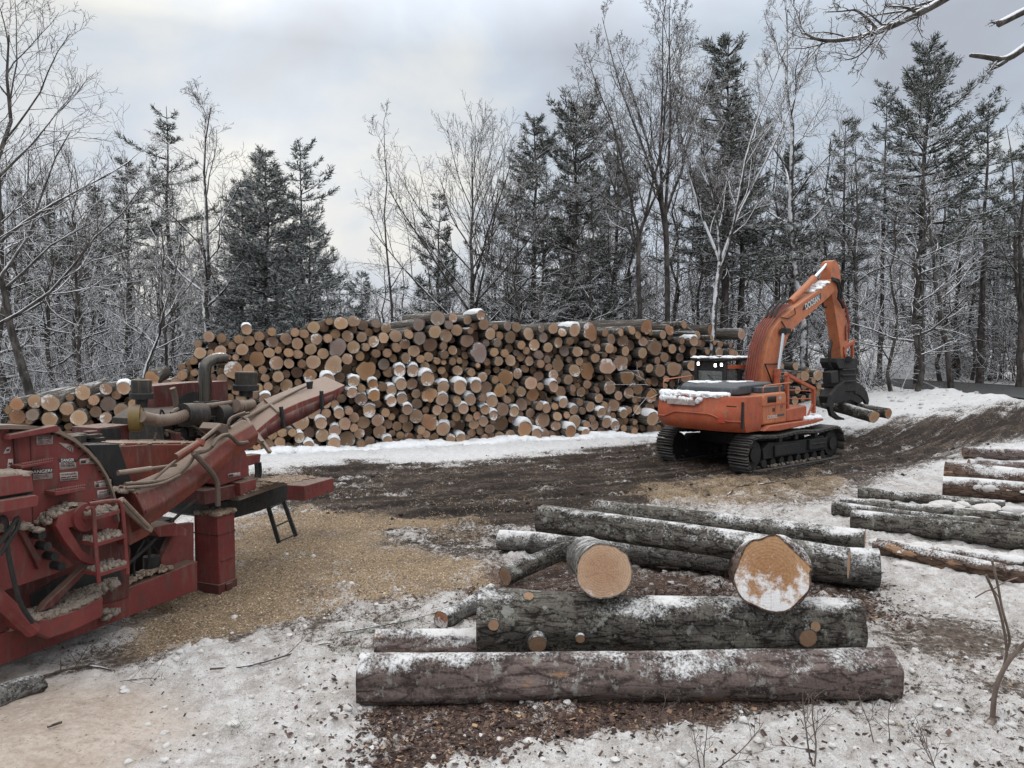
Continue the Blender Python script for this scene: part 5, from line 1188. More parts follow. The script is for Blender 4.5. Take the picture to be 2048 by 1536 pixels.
def cleaner(x0, x1, y0, y1, v, yc, ry):
    xc = (x0 + x1) / 2; h = y1 - y0
    r = np.linalg.norm(M_(x1, y0, v) - M_(x0, y0, v)) / 2 * .80
    mb = MB(); mb.tube([M_(xc, y0, v), M_(xc, y0 + 1.5, v), M_(xc, y0 + 3, v), M_(xc, y0 + h * .68, v)], [r * .82, r * .96, r, r * .97], 24); o = mb.build('air_cleaner', m_dark, CH)
    mb = MB(); mb.tube([M_(xc, y0 + h * .66, v), M_(xc, y0 + h * .72, v), M_(xc, y0 + h * .98, v), M_(xc, y0 + h * 1.0, v)], [r * 1.12, r * 1.18, r * 1.14, r * .6], 24); mb.build('cleaner_bowl', m_black, o)
    mb = MB(); mb.tube([M_(xc, y0 - .5, v), M_(xc, y0 + 1, v)], [r * .99, r * 1.0], 24); mb.build('cleaner_cap', m_rim, o)
    mb = MB(); mb.cyl(M_(xc, y1 - 2, v), M_(xc, yc - ry + 4, v), r * .6, 16); mb.build('cleaner_neck', m_black, o)
    c = M_((x0 + x1) / 2 - 1, yc, v + .05); d = -CV * .75 - CU * .66; d /= np.linalg.norm(d); rr = ry * 11.0 / F
    mb = MB(); mb.tube([c - d * .03, c - d * .01, c, c + d * .06, c + d * .14], [rr * .72, rr * .8, rr, rr * 1.02, rr], 24); mb.build('filter_drum', m_yellow, o)
    mb = MB(); mb.tube([c - d * .06, c - d * .02], [rr * .45, rr * .5], 18); mb.build('filter_port', m_rim, o)
cleaner(263, 303, 760, 799, -.9, 836, 25); cleaner(473, 511, 744, 782, -.95, 812, 22)
sh = plate('radiator_shroud', [(306, 772), (380, 765), (455, 762), (458, 815), (455, 850), (310, 850)], -1.75, .4, m_red_dull)
mb = MB(); mb.cyl(M_(385, 842, -1.75) + CV * .015, M_(385, 842, -1.75) - CV * .1, .48, 36); mb.build('fan_opening', m_black, sh)
# wiring, lines and small boxes round the engine
for k in range(9):
    x0, y0 = rc.uniform(318, 440), rc.uniform(835, 880); pipes('engine_line', [([(x0, y0), (x0 + rc.uniform(-15, 15), y0 - rc.uniform(5, 25)), (x0 + rc.uniform(5, 40), y0 + rc.uniform(-15, 10)), (x0 + rc.uniform(20, 50), y0 + rc.uniform(0, 25))], rc.uniform(-.95, -.6), rc.uniform(.010, .022))], rc.choice([m_hose, m_black, m_rim]), eng)
for k in range(5):
    x0, y0 = rc.uniform(325, 455), rc.uniform(838, 878); mb = MB(); mb.box(M_(x0, y0, rc.uniform(-.9, -.65)), CU * rc.uniform(.06, .16), CV * .1, ZU * rc.uniform(.06, .16)); mb.build('engine_box', rc.choice([m_red_dull, m_black, m_rim]), eng, bevel=.01)
# rear box, end deck with chips, black underframe
plate('end_housing', [(430, 905), (455, 890), (480, 888), (492, 905), (498, 935), (498, 952), (440, 972), (428, 968)], -.05, .6, m_red)
sign('warning_sign', ((456, 948), (480, 944), (482, 952), (457, 955)), [(.05, .2, .4, .8)], v=-.04, par=CH)
plate('rear_box', [(408, 982), (478, 968), (480, 994), (410, 1010)], .0, .7, m_red_dull)
plate('rear_bracket', [(480, 966), (512, 958), (513, 976), (481, 992)], .08, .3, m_red)
plate('rear_strap', [(494, 912), (522, 908), (520, 926), (496, 932)], -.2, .2, m_red)
pipes('hose', [([(512, 925), (514, 945), (512, 955)], -.2, .03), ([(519, 925), (521, 945), (518, 955)], -.25, .03)], m_black)
plate('underframe', [(440, 1005), (520, 985), (575, 968), (575, 1000), (520, 1022), (456, 1040), (440, 1035)], -.25, 1.0, m_black)
dk = plate('rear_deck', [(478, 992), (530, 974), (580, 958), (580, 966), (530, 984), (478, 1002)], .05, 1.0, m_rim)
heap('chip_layer', [(480, 990), (530, 973), (580, 957)], (-.9, .05), 300, .07, .03, m_chips, dk)
mb = MB(); a, b = at(580, 985, 12.9), at(640, 968, 13.9); mb.box((a + b) / 2, b - a, CV * .02 + np.cross(ZU, (b - a) / np.linalg.norm(b - a)) * .6, ZU * .26); bx_ = mb.build('end_beam', m_red, CH, bevel=.01)
heap('chip_layer', [(575, 966), (636, 954)], (.0, .6), 120, .06, .025, m_chips, bx_)
# black boarding ladder hanging from the deck
mb = MB()
def LB(x, y, d): return at(x, y, d)
l0, l1, r0, r1 = LB(533, 1002, 12.0), LB(558, 1086, 11.75), LB(562, 988, 12.5), LB(592, 1072, 12.25)
mb.beam(l0, l1, .075, .03, CU); mb.beam(r0, r1, .075, .03, CU)
for t in (.18, .62, .97): mb.beam(l0 + (l1 - l0) * t, r0 + (r1 - r0) * t, .03, .02)
mb.beam(LB(530, 1002, 12.0), LB(560, 986, 12.5), .05, .05); mb.build('deck_ladder', m_black, CH, bevel=.004)
# left-hand feed hoses
pipes('feed_hose', [([(-20, 1080), (-5, 1045), (8, 1030), (14, 1050), (12, 1085), (25, 1150), (40, 1210), (66, 1245)], .65, .022), ([(-10, 1100), (20, 1060), (36, 1030), (38, 1050), (20, 1080), (0, 1110)], .7, .02)], m_black)
# ------------------------------------------------------------------ trees
def wood_mat(name, dark, light, snow_th=.25, plaster=.0, sc=6.0):
    M = Mat(name, .92, .12); c = M.co('Object', (1, 1, .35)); c1 = M.co('Object')
    n = M.noise(c, sc, 6, .65); n2 = M.noise(c1, 2.2, 6, .7)
    k = M.mix(M.ss(n, .35, .68), dark, light)
    z = M.math('ADD', M.nz(), M.math('MULTIPLY', M.math('SUBTRACT', n2, .5), 1.2 + plaster))
    g = M.n('ShaderNodeNewGeometry'); sx = M.n('ShaderNodeSeparateXYZ'); M.l(g.outputs['Normal'], sx.inputs[0])
    if plaster: z = M.math('ADD', z, M.math('MULTIPLY', M.math('SUBTRACT', M.math('MULTIPLY', sx.outputs[1], -.5), M.math('MULTIPLY', sx.outputs[0], .6)), plaster))
    M.col(M.mix(M.math('MULTIPLY', M.ss(z, snow_th, snow_th + .25), .94), k, (.74, .75, .77))); return M.m
m_trunk = wood_mat('tree_bark', (.036, .032, .029), (.115, .103, .093), .35)
m_trunk_white = wood_mat('plastered_bark', (.03, .027, .024), (.10, .09, .08), .35, .8)
m_twig = wood_mat('twigs', (.055, .045, .038), (.125, .103, .088), .32)
m_twig_snow = wood_mat('snowy_twigs', (.050, .041, .035), (.10, .083, .070), .06)
m_twig_far = wood_mat('twigs_far', (.045, .040, .037), (.085, .077, .070), .06)
def needle_mat(name, a, b, snow=.35):
    M = Mat(name, .8, .2); c = M.co('Object'); n = M.noise(c, 1.6, 5, .6); n2 = M.noise(c, 7, 6, .7)
    nz = M.math('ABSOLUTE', M.nz()); k = M.mix(M.ss(n, .35, .65), a, b)
    s = M.ss(M.math('ADD', M.math('MULTIPLY', nz, .5), M.math('MULTIPLY', n2, 1.2)), 1.30 - snow, 1.42 - snow)
    M.col(M.mix(M.math('MULTIPLY', s, .9), k, (.66, .67, .68))); return M.m
m_needle = needle_mat('pine_needles', (.030, .037, .027), (.060, .070, .048), .39)
m_needle_snowy = needle_mat('snowy_needles', (.022, .033, .027), (.045, .058, .045), .46)
m_needle_brown = needle_mat('pine_needles_olive', (.028, .034, .024), (.055, .062, .042), .42)
def rot_about(d, ang, az, r):
    "direction at ANG from d, turned by az about it"
    d = Vector(d); p = d.orthogonal().normalized(); q = d.cross(p)
    return (d * math.cos(ang) + (p * math.cos(az) + q * math.sin(az)) * math.sin(ang)).normalized()
def limb(mb, r, p, d, L, rad, lev, C):
    "one branch and everything that grows on it"
    n = C['seg'][lev]; step = L / n; P = [Vector(p)]; R = [rad]; d = Vector(d); tap = C['tip'][lev]
    for i in range(n):
        d = (d + Vector((r.gauss(0, 1), r.gauss(0, 1), r.gauss(0, 1))) * C['wob'][lev] + Vector((0, 0, C['up'][lev]))).normalized()
        P.append(P[-1] + d * step); R.append(rad * (1 - (1 - tap) * (i + 1) / n))
    (mb[0] if lev < C['wood'] else mb[1]).tube([tuple(q) for q in P], R, C['sides'][lev], cap=False)
    if lev + 1 >= len(C['seg']): return
    m = C['kids'][lev]; m = max(1, int(m * (.7 + .6 * r.random())))
    for k in range(m):
        t = C['from'][lev] + (1 - C['from'][lev]) * (k + r.random() * .9) / m; f = t * n; i = min(int(f), n - 1); f -= i
        q = P[i].lerp(P[i + 1], f); dd = (P[i + 1] - P[i]).normalized()
        a = math.radians(r.uniform(*C['ang'][lev])); dr = rot_about(dd, a, r.random() * 6.283, r)
        if dr.z < C['minz'][lev]: dr.z = C['minz'][lev] + abs(dr.z) * .3; dr.normalize()
        l = L * C['len'][lev] * (1.15 - .6 * t) * (.7 + .6 * r.random())
        limb(mb, r, q, dr, l, max(C['rmin'], (R[i] * (1 - f) + R[i + 1] * f) * C['rad'][lev]), lev + 1, C)
DET = dict(seg=[9, 6, 5, 4, 3], tip=[.25, .3, .35, .5, .6], wob=[.05, .13, .16, .18, .2], up=[.03, .06, .06, .05, .03], sides=[9, 6, 4, 4, 4], kids=[13, 8, 5, 4], ang=[(35, 65), (30, 60), (30, 60), (30, 65)],
           len=[.42, .5, .5, .5], rad=[.5, .55, .6, .65], wood=2, rmin=.007, minz=[.15, -.1, -.3, -.5], **{'from': [.35, .2, .15, .1]})
LOW = dict(DET, seg=[6, 4, 3, 2], tip=[.3, .35, .45, .6], wob=[.05, .14, .18, .2], up=[.03, .05, .05, .03], sides=[6, 4, 4, 4], kids=[13, 6, 4], ang=[(45, 80), (30, 60), (30, 65)], len=[.34, .5, .5], rad=[.45, .55, .65], rmin=.011, minz=[-.05, -.2, -.4], **{'from': [.15, .2, .1]})
def stem_path(H, lean, wob, r, n=9, curve=0):
    return [Vector((lean[0] * (i / n) + curve * math.sin(math.pi * i / n) + r.gauss(0, wob) * (0 < i < n), lean[1] * (i / n) + r.gauss(0, wob) * (0 < i < n), H * i / n)) for i in range(n + 1)]
def trunk_tree(mb, r, H, r0, C, lean=(0, 0), wob=.08, first=.35, nl=14, a0=60, a1=30, llen=.34, tip=.14, curve=0, sides=None, sag=0):
    P = stem_path(H, lean, wob, r, 10, curve); R = [r0 * (1.25 if i == 0 else 1) * (1 - (1 - tip) * i / 10) for i in range(11)]
    mb[0].tube([tuple(q) for q in P], R, C['sides'][0], cap=False)
    for k in range(nl):
        t = first + (1 - first) * (k + r.random()) / nl; f = min(t, .999) * 10; i = int(f); f -= i; q = P[i].lerp(P[i + 1], f)
        a = math.radians((a0 + (a1 - a0) * (t - first) / (1 - first)) * (.85 + .3 * r.random())); az = k * 2.4 + r.random()
        d = Vector((math.sin(a) * math.cos(az), math.sin(a) * math.sin(az), math.cos(a)))
        L = H * llen * (1.1 - .75 * (t - first) / (1 - first)) * (.75 + .5 * r.random())
        limb(mb, r, q, d, L, max(C['rmin'] * 1.5, (R[i] * (1 - f) + R[i + 1] * f) * (.42 + .2 * r.random())), 1, C)
def fork_tree(mb, r, H, r0, C, fork=.3, nstem=4, spread=25, lean=(0, 0), nl=9, llen=.22, wob=.08):
    hf = H * fork; P = stem_path(hf, (lean[0] * fork, lean[1] * fork), wob * .5, r, 5); R = [r0 * (1.3 if i == 0 else 1) * (1 - .25 * i / 5) for i in range(6)]
    mb[0].tube([tuple(q) for q in P], R, C['sides'][0], cap=False)
    for s in range(nstem):
        az = s * 6.283 / nstem + r.random() * .9; a = math.radians(spread * (.45 + .8 * r.random())); q = P[-1] if s % 2 == 0 else P[-2].lerp(P[-1], .4 + .6 * r.random())
        d = Vector((math.sin(a) * math.cos(az) + lean[0] / H, math.sin(a) * math.sin(az) + lean[1] / H, math.cos(a))); L = (H - hf) * (.8 + .3 * r.random())
        n = 8; step = L / n; Q = [Vector(q)]; RR = [r0 * .55]
        for i in range(n):
            d = (d + Vector((r.gauss(0, .07), r.gauss(0, .07), .03))).normalized(); Q.append(Q[-1] + d * step); RR.append(r0 * .55 * (1 - .85 * (i + 1) / n))
        mb[0].tube([tuple(x) for x in Q], RR, 7, cap=False)
        for k in range(nl):
            t = .1 + .9 * (k + r.random()) / nl; f = min(t, .999) * n; i = int(f); f -= i; qq = Q[i].lerp(Q[i + 1], f); dd = (Q[i + 1] - Q[i]).normalized()
            dr = rot_about(dd, math.radians(r.uniform(25, 50)), r.random() * 6.283, r)
            limb(mb, r, qq, dr, H * llen * (1.15 - .8 * t) * (.7 + .6 * r.random()), max(.012, RR[i] * .5), 1, C)
def conifer(mb, fol, r, H, r0, base=.35, width=.22, whorls=22, per=5, droop=-.1, tuft=.34, dead=20, ragged=.35, top_pow=.8, lean=(0, 0), dens=1.0):
    P = stem_path(H, lean, .05, r, 10); mb[0].tube([tuple(q) for q in P], [r0 * (1 - .93 * i / 10) for i in range(11)], 8, cap=False)
    def pos(t): f = min(t, .999) * 10; i = int(f); return P[i].lerp(P[i + 1], f - i)
    V = []; az0 = r.random() * 6.283
    def spray(q, dirv, s):
        # a fan of needle blades round a shoot
        for b in range(6):
            ax = (dirv + Vector((r.gauss(0, .55), r.gauss(0, .55), r.gauss(.05, .4)))).normalized(); sd = ax.cross(Vector((r.gauss(0, 1), r.gauss(0, 1), r.gauss(0, 1)))).normalized() * s * .115
            e = q + ax * s * (.7 + .5 * r.random()); V.append((q - sd * .5, q + sd * .5, e + sd * .35, e - sd * .35))
    for w in range(whorls):
        t = base + (1 - base) * (w + .5 * r.random()) / whorls; u = (t - base) / (1 - base)
        Lm = (H * width * (1 - u) ** top_pow * (.55 + .45 * min(1, u * 5 + .35)) + .25) * (1 if ragged < .28 else r.uniform(.6, 1.25))
        for k in range(per):
            if r.random() < ragged * .4: continue
            az = r.random() * 6.283; L = Lm * (1 - ragged + 2 * ragged * r.random()) * (1 + (.3 if ragged > .28 else .05) * math.cos(az - az0)); el = droop + .55 * u + r.gauss(0, .09)
            d = Vector((math.cos(az) * math.cos(el), math.sin(az) * math.cos(el), math.sin(el))); n = 5; q = pos(t); Q = [q]
            for i in range(n): d = (d + Vector((r.gauss(0, .06), r.gauss(0, .06), .05 + .03 * i * (u > .2)))).normalized(); q = q + d * L / n; Q.append(q)
            mb[0].tube([tuple(x) for x in Q], [max(.012, r0 * .20 * (1 - .8 * i / n)) for i in range(n + 1)], 4, cap=False)
            m = int((5 + L * 15) * dens)
            for j in range(m):
                f = (.18 + .82 * (j + r.random()) / m) * n; i = min(int(f), n - 1); qq = Q[i].lerp(Q[i + 1], min(f - i, 1)); dd = (Q[i + 1] - Q[i]).normalized()
                sd = dd.cross(Vector((0, 0, 1))).normalized() * (1 if r.random() < .5 else -1); off = L * .30 * (1.1 - f / n) * r.random()
                tip = qq + (sd * off + dd * off * .6) + Vector((0, 0, r.gauss(0, .06)))
                spray(tip, (dd + sd * .6).normalized(), tuft * .62 * (.75 + .5 * r.random()))
    for k in range(dead):
        t = .08 + (base - .02) * r.random(); az = r.random() * 6.283; L = H * width * (.35 + .7 * r.random()); d = Vector((math.cos(az), math.sin(az), r.gauss(-.02, .14)))
        limb(mb, r, pos(t), d, L, max(.014, r0 * .13), 2, dict(LOW, kids=[0, 0, 4], up=[0, 0, .015, 0], wood=9, seg=[6, 4, 4, 2]))
    v = np.array([[tuple(a) for a in f] for f in V]).reshape(-1, 3); nq = len(V)
    fol.v.append(v); fol.f += [[fol.n + i * 4 + j for j in range(4)] for i in range(nq)]; fol.n += len(v)
def place_tree(name, label, cat, px, y, meshes, mats, group=None, rot=0.0, sc=1.0, extra_lean=None, z=None):
    x = (px - 1024) / F * y; zz = float(ground_h0(np.array([x]), np.array([float(y)]))[0]) - .15 if z is None else z
    o = empty(name, (x, y, zz), label, cat, group); o.rotation_euler = (0, 0, rot); o.scale = (sc, sc, sc)
    for nm, me in meshes:
        if me is None: continue
        c = bpy.data.objects.new(nm, me); COL.objects.link(c); c.parent = o
    return o
def mk_bare(fn, seed, mat=None, tw=None, **k):
    r = random.Random(seed); mb = (MB(), MB()); fn(mb, r, **k)
    return [('trunk', mb[0].mesh('bare_trunk', mat or m_trunk, smooth=180)), ('crown', mb[1].mesh('bare_crown', tw or m_twig, smooth=0) if mb[1].t else None)]
def mk_con(seed, needles=None, **k):
    r = random.Random(seed); mb = (MB(), MB()); fol = MB(); conifer(mb, fol, r, **k)
    if mb[1].t:
        for q, L in mb[1].t.items(): mb[0].t.setdefault(q, []).extend(L)
    return [('trunk', mb[0].mesh('conifer_trunk', m_trunk, smooth=180)), ('crown', fol.mesh('conifer_crown', needles or m_needle, smooth=0))]
def H_at(px, top, y): return CAMZ + (690 - top) / F * y
def hz(px, top, y):
    x = (px - 1024) / F * y; return H_at(px, top, y) - float(ground_h0(np.array([x]), np.array([float(y)]))[0]) + .15
def dxp(px0, px1, y): return (px1 - px0) / F * y
BG = 'bare trees at the edge of the wood'; CG = 'evergreens at the edge of the wood'
D2 = dict(DET, kids=[12, 7, 5, 3]); D3 = dict(DET, kids=[12, 8, 5, 4])
D4 = dict(D3, wob=[.04, .06, .10, .13, .15], up=[.03, .05, .05, .05, .03], kids=[12, 9, 5, 4], ang=[(35, 65), (22, 42), (25, 45), (30, 60)])
# --- bare hardwoods that stand out against the sky
place_tree('bare_tree', 'big spreading bare tree behind the low log stack, limbs reaching toward the yard', 'bare tree', -40, 24, mk_bare(trunk_tree, 1, H=hz(0, 60, 24), r0=.19, C=D3, lean=(dxp(0, 40, 24), 1), first=.25, nl=16, a0=58, a1=34, llen=.50, wob=.12), None, BG)
place_tree('bare_tree', 'leaning bare tree with peeling bark beside the low log stack', 'bare tree', 78, 27, mk_bare(trunk_tree, 2, H=hz(40, 300, 27), r0=.19, C=D2, lean=(dxp(78, -40, 27), 0), first=.5, nl=9, a0=60, a1=35, llen=.33), None, BG)
place_tree('bare_tree', 'bare tree with wide rounded top and snow-plastered trunk behind the log pile end', 'bare tree', 398, 31, mk_bare(trunk_tree, 3, m_trunk_white, H=hz(430, 225, 31), r0=.17, C=D3, lean=(dxp(398, 432, 31), 0), first=.35, nl=13, a0=62, a1=26, llen=.30, wob=.1), None, BG)
place_tree('leaning_tree', 'snow-plastered tree leaning steeply out of the low log stack', 'bare tree', 250, 28.5, mk_bare(trunk_tree, 4, m_trunk_white, H=hz(335, 575, 28.5), r0=.11, C=D2, lean=(dxp(250, 345, 28.5), 0), first=.55, nl=9, a0=70, a1=45, llen=.55, wob=.06), None, BG)
place_tree('bare_tree', 'thin bare tree with a whip-like top over the middle of the log pile', 'bare tree', 785, 32, mk_bare(trunk_tree, 5, H=hz(775, 250, 32), r0=.08, C=D2, lean=(dxp(785, 772, 32), 0), first=.3, nl=11, a0=62, a1=22, llen=.20), None, BG)
place_tree('bare_tree', 'broad fan-shaped bare tree rising behind the middle of the log pile', 'bare tree', 945, 34, mk_bare(trunk_tree, 6, H=hz(930, 330, 34), r0=.17, C=D4, first=.30, nl=24, a0=55, a1=18, llen=.50, wob=.05), None, BG)
place_tree('bare_tree', 'tallest bare tree, its top leaving the picture', 'bare tree', 1340, 31, mk_bare(fork_tree, 7, H=hz(1320, -30, 31), r0=.13, C=D3, fork=.48, nstem=5, spread=20, lean=(dxp(1345, 1318, 31), 0), nl=10, llen=.15), None, BG)
place_tree('bare_tree', 'tall bare tree with dark lower trunk beside the tallest one', 'bare tree', 1282, 30.5, mk_bare(fork_tree, 8, H=hz(1270, 70, 30.5), r0=.12, C=D3, fork=.5, nstem=4, spread=24, lean=(dxp(1282, 1268, 30.5), 0), nl=9, llen=.17), None, BG)
place_tree('bare_tree', 'bare forked tree with white snow-plastered limbs above the cab', 'bare tree', 1408, 30, mk_bare(fork_tree, 9, m_trunk_white, H=hz(1450, 50, 30), r0=.13, C=D3, fork=.42, nstem=4, spread=26, lean=(dxp(1400, 1470, 30), 0), nl=10, llen=.17), None, BG)
place_tree('bare_tree', 'curving bare tree with thick white limbs over the excavator boom', 'bare tree', 1618, 37, mk_bare(trunk_tree, 10, m_trunk_white, H=hz(1560, 50, 37), r0=.21, C=D3, lean=(dxp(1618, 1560, 37), 0), first=.38, nl=13, a0=62, a1=24, llen=.29, wob=.13, curve=-.25), None, BG)
place_tree('bare_tree', 'bare tree with forked stem near the road edge', 'bare tree', 2040, 37, mk_bare(fork_tree, 11, H=hz(2030, 230, 37), r0=.17, C=D2, fork=.3, nstem=4, spread=24, nl=8, llen=.2), None, BG)
place_tree('bare_tree', 'slim bare tree leaning over the snow mound', 'bare tree', 1905, 36, mk_bare(trunk_tree, 12, H=hz(1830, 330, 36), r0=.14, C=D2, lean=(dxp(1905, 1830, 36), 0), first=.35, nl=10, a0=60, a1=30, llen=.3), None, BG)
place_tree('bare_tree', 'bare tree with snowy side limbs between the pines near the road', 'bare tree', 1715, 36, mk_bare(trunk_tree, 13, H=hz(1700, 300, 36), r0=.13, C=D2, lean=(dxp(1715, 1700, 36), 0), first=.3, nl=12, a0=70, a1=35, llen=.28), None, BG)
place_tree('bare_tree', 'small bare tree with level snowy limbs just behind the pile centre', 'bare tree', 1070, 33, mk_bare(trunk_tree, 14, H=hz(1080, 400, 33), r0=.12, C=D2, lean=(dxp(1070, 1090, 33), 0), first=.3, nl=12, a0=70, a1=40, llen=.42), None, BG)
place_tree('bare_tree', 'bare tree with fishbone snowy branches behind the pile', 'bare tree', 1180, 32.5, mk_bare(trunk_tree, 15, H=hz(1180, 380, 32.5), r0=.10, C=D2, first=.2, nl=16, a0=75, a1=40, llen=.34), None, BG)
place_tree('bare_tree', 'bare tree with arched snowy limbs behind the exhaust pipe', 'bare tree', 330, 30, mk_bare(trunk_tree, 16, H=hz(345, 420, 30), r0=.09, C=D2, first=.3, nl=12, a0=75, a1=45, llen=.45), None, BG)
place_tree('bare_tree', 'slender bare tree left of the green fir', 'bare tree', 160, 32, mk_bare(trunk_tree, 17, H=hz(150, 330, 32), r0=.11, C=D2, first=.3, nl=13, a0=70, a1=35, llen=.32), None, BG)
# --- evergreens
def con(label, px, top, y, seed, needles=None, name='pine_tree', **k):
    hgt = hz(px, top, y); place_tree(name, label, 'pine', px, y, mk_con(seed, needles, H=hgt, **k), None, CG)
con('sparse white pine with one-sided tufted branches behind the low logs', 345, 222, 38, 31, r0=.2, base=.45, width=.15, whorls=13, per=4, ragged=.5, tuft=.36, dead=40, top_pow=.6)
con('shorter round-topped pine next to the sparse white pine', 262, 325, 37, 32, m_needle_brown, r0=.18, base=.5, width=.16, whorls=14, per=5, ragged=.4, tuft=.36, dead=34)
con('dense dark green fir with snow-laden lower boughs behind the pile', 538, 312, 32.5, 33, m_needle_snowy, name='fir_tree', r0=.17, base=.04, width=.26, whorls=38, per=9, droop=-.25, ragged=.25, tuft=.30, dead=0, top_pow=.75)
con('second dense fir crowded against the dense dark green fir', 487, 365, 33.5, 51, m_needle_snowy, name='fir_tree', r0=.14, base=.04, width=.24, whorls=32, per=8, droop=-.22, ragged=.3, tuft=.30, dead=0, top_pow=.75)
con('snow-clumped young fir filling the gap below the open pine', 622, 445, 31.5, 34, m_needle_snowy, name='fir_tree', r0=.10, base=.05, width=.32, whorls=26, per=8, droop=-.3, ragged=.3, tuft=.32, dead=0)
con('open pine with long drooping arms beside the dense fir', 607, 292, 33.5, 35, m_needle_snowy, r0=.15, base=.42, width=.17, whorls=16, per=4, ragged=.5, tuft=.36, dead=14)
con('dark pine with broad crown behind the pile centre', 1150, 222, 35, 36, r0=.24, base=.25, width=.21, whorls=21, per=7, ragged=.45, top_pow=.55, tuft=.38, dead=20)
con('dark pine with pointed crown joined to the broad one', 1068, 242, 36, 37, r0=.2, base=.25, width=.17, whorls=21, per=7, ragged=.45, top_pow=.6, tuft=.36, dead=20)
con('small tufted pine seen through the fan-shaped tree', 880, 390, 37, 38, r0=.15, base=.3, width=.15, whorls=16, per=5, ragged=.4, tuft=.36, dead=16)
con('tall dense pine behind the white-limbed forked tree', 1448, 92, 34, 39, m_needle_brown, r0=.26, base=.40, width=.16, whorls=22, per=7, ragged=.45, top_pow=.55, tuft=.40, dead=34)
con('pine twin trunk close behind the tall dense pine', 1478, 240, 35, 40, m_needle_brown, r0=.22, base=.45, width=.18, whorls=18, per=5, ragged=.4, tuft=.40, dead=30)
con('small pointed pine over the excavator stick', 1680, 245, 38, 41, m_needle_brown, r0=.15, base=.4, width=.12, whorls=20, per=5, ragged=.4, tuft=.34, dead=24)
con('thin larch-like pine with sparse snowy tufts', 1760, 172, 39, 42, m_needle_snowy, r0=.15, base=.5, width=.10, whorls=18, per=3, ragged=.5, tuft=.34, dead=40)
con('largest tall pine with wide layered crown near the road', 1838, 112, 40, 43, r0=.28, base=.42, width=.19, whorls=20, per=7, ragged=.38, top_pow=.6, tuft=.42, dead=34)
con('dark pine beside the largest tall pine', 1960, 212, 41, 44, r0=.22, base=.42, width=.12, whorls=15, per=5, ragged=.5, top_pow=.5, tuft=.38, dead=30)
con('pine with crown cut off by the picture edge above the road', 2060, 200, 42, 45, r0=.22, base=.35, width=.15, whorls=22, per=5, ragged=.4, tuft=.38, dead=24)
con('pine with high crown rising behind the tall bare pair', 1230, 280, 38, 46, m_needle_brown, r0=.2, base=.4, width=.17, whorls=20, per=5, ragged=.4, tuft=.38, dead=30)
con('dim pine deep in the wood by the spreading tree', 120, 400, 40, 47, m_needle_brown, r0=.2, base=.4, width=.15, whorls=18, per=5, ragged=.4, tuft=.38, dead=34)
con('dim pine trunk standing behind the low log stack', 200, 380, 42, 48, m_needle_brown, r0=.2, base=.5, width=.14, whorls=14, per=5, ragged=.4, tuft=.38, dead=34)
con('small fir in the gap of bright sky', 725, 545, 40, 49, m_needle_snowy, name='fir_tree', r0=.1, base=.1, width=.2, whorls=18, per=5, ragged=.3, tuft=.34, dead=0)
con('slim pine behind the curved white-limbed tree', 1580, 300, 39, 50, m_needle_brown, r0=.2, base=.45, width=.14, whorls=16, per=5, ragged=.4, tuft=.38, dead=34)
# --- more of the wood: copies of a few shapes, each tree its own thing
rt = random.Random(77)
PB = [mk_bare(trunk_tree, 60 + k, m_trunk, m_twig_snow, H=11 + k % 3, r0=.10 + .02 * (k % 3), C=LOW, first=.12, nl=26, a0=82, a1=30, llen=.27, wob=.12) for k in range(5)]
PC = [mk_con(70 + k, m_needle_brown if k % 2 else m_needle, H=14, r0=.19, base=.48, width=.13, whorls=14, per=5, ragged=.45, tuft=.42, dead=42, dens=.8) for k in range(3)]
PS_ = [mk_con(80 + k, m_needle_snowy, H=5, r0=.07, base=.06, width=.24, whorls=13, per=5, droop=-.25, ragged=.35, tuft=.34, dead=0, dens=.8) for k in range(2)]
WG = 'thin bare trees crowding the wood'; WP = 'pines crowding the wood'; WS = 'young snowy firs under the wood'
def low(px): return float(np.interp(px, [-200, 150, 300, 600, 690, 760, 850, 1050, 1150, 2300], [1.0, .95, .78, .68, .5, .5, .68, .78, .92, .95]))
def rowtree(n, y0, y1, protos, name, label, cat, group, x0=-150, x1=2200, s0=.75, s1=1.25, part=None):
    for i in range(n):
        px = x0 + (x1 - x0) * (i + rt.random()) / n; y = rt.uniform(y0, y1)
        if road_d(np.array([(px - 1024) / F * y]), np.array([y]))[0] < 5: y += 9
        if 1500 < px < 1730 and y < 39: y += 6
        place_tree(name, label, cat, px, y, protos[rt.randrange(len(protos))], None, group, rt.random() * 6.28, rt.uniform(s0, s1) * low(px))
rowtree(40, 32.5, 37, PB, 'bare_tree', 'thin dark bare tree, one of many crowded just behind the log pile', 'bare tree', WG)
rowtree(74, 38, 47, PB, 'bare_tree', 'thin bare tree deeper in the wood among many alike', 'bare tree', WG + ' farther in', s0=.8, s1=1.3)
rowtree(22, 41, 52, PC, 'pine_tree', 'high-crowned pine deeper in the wood among many alike', 'pine', WP, s0=.75, s1=1.05)
rowtree(16, 35, 44, PS_, 'fir_tree', 'young snow-laden fir growing under the taller trees', 'fir', WS, s0=.6, s1=1.2)
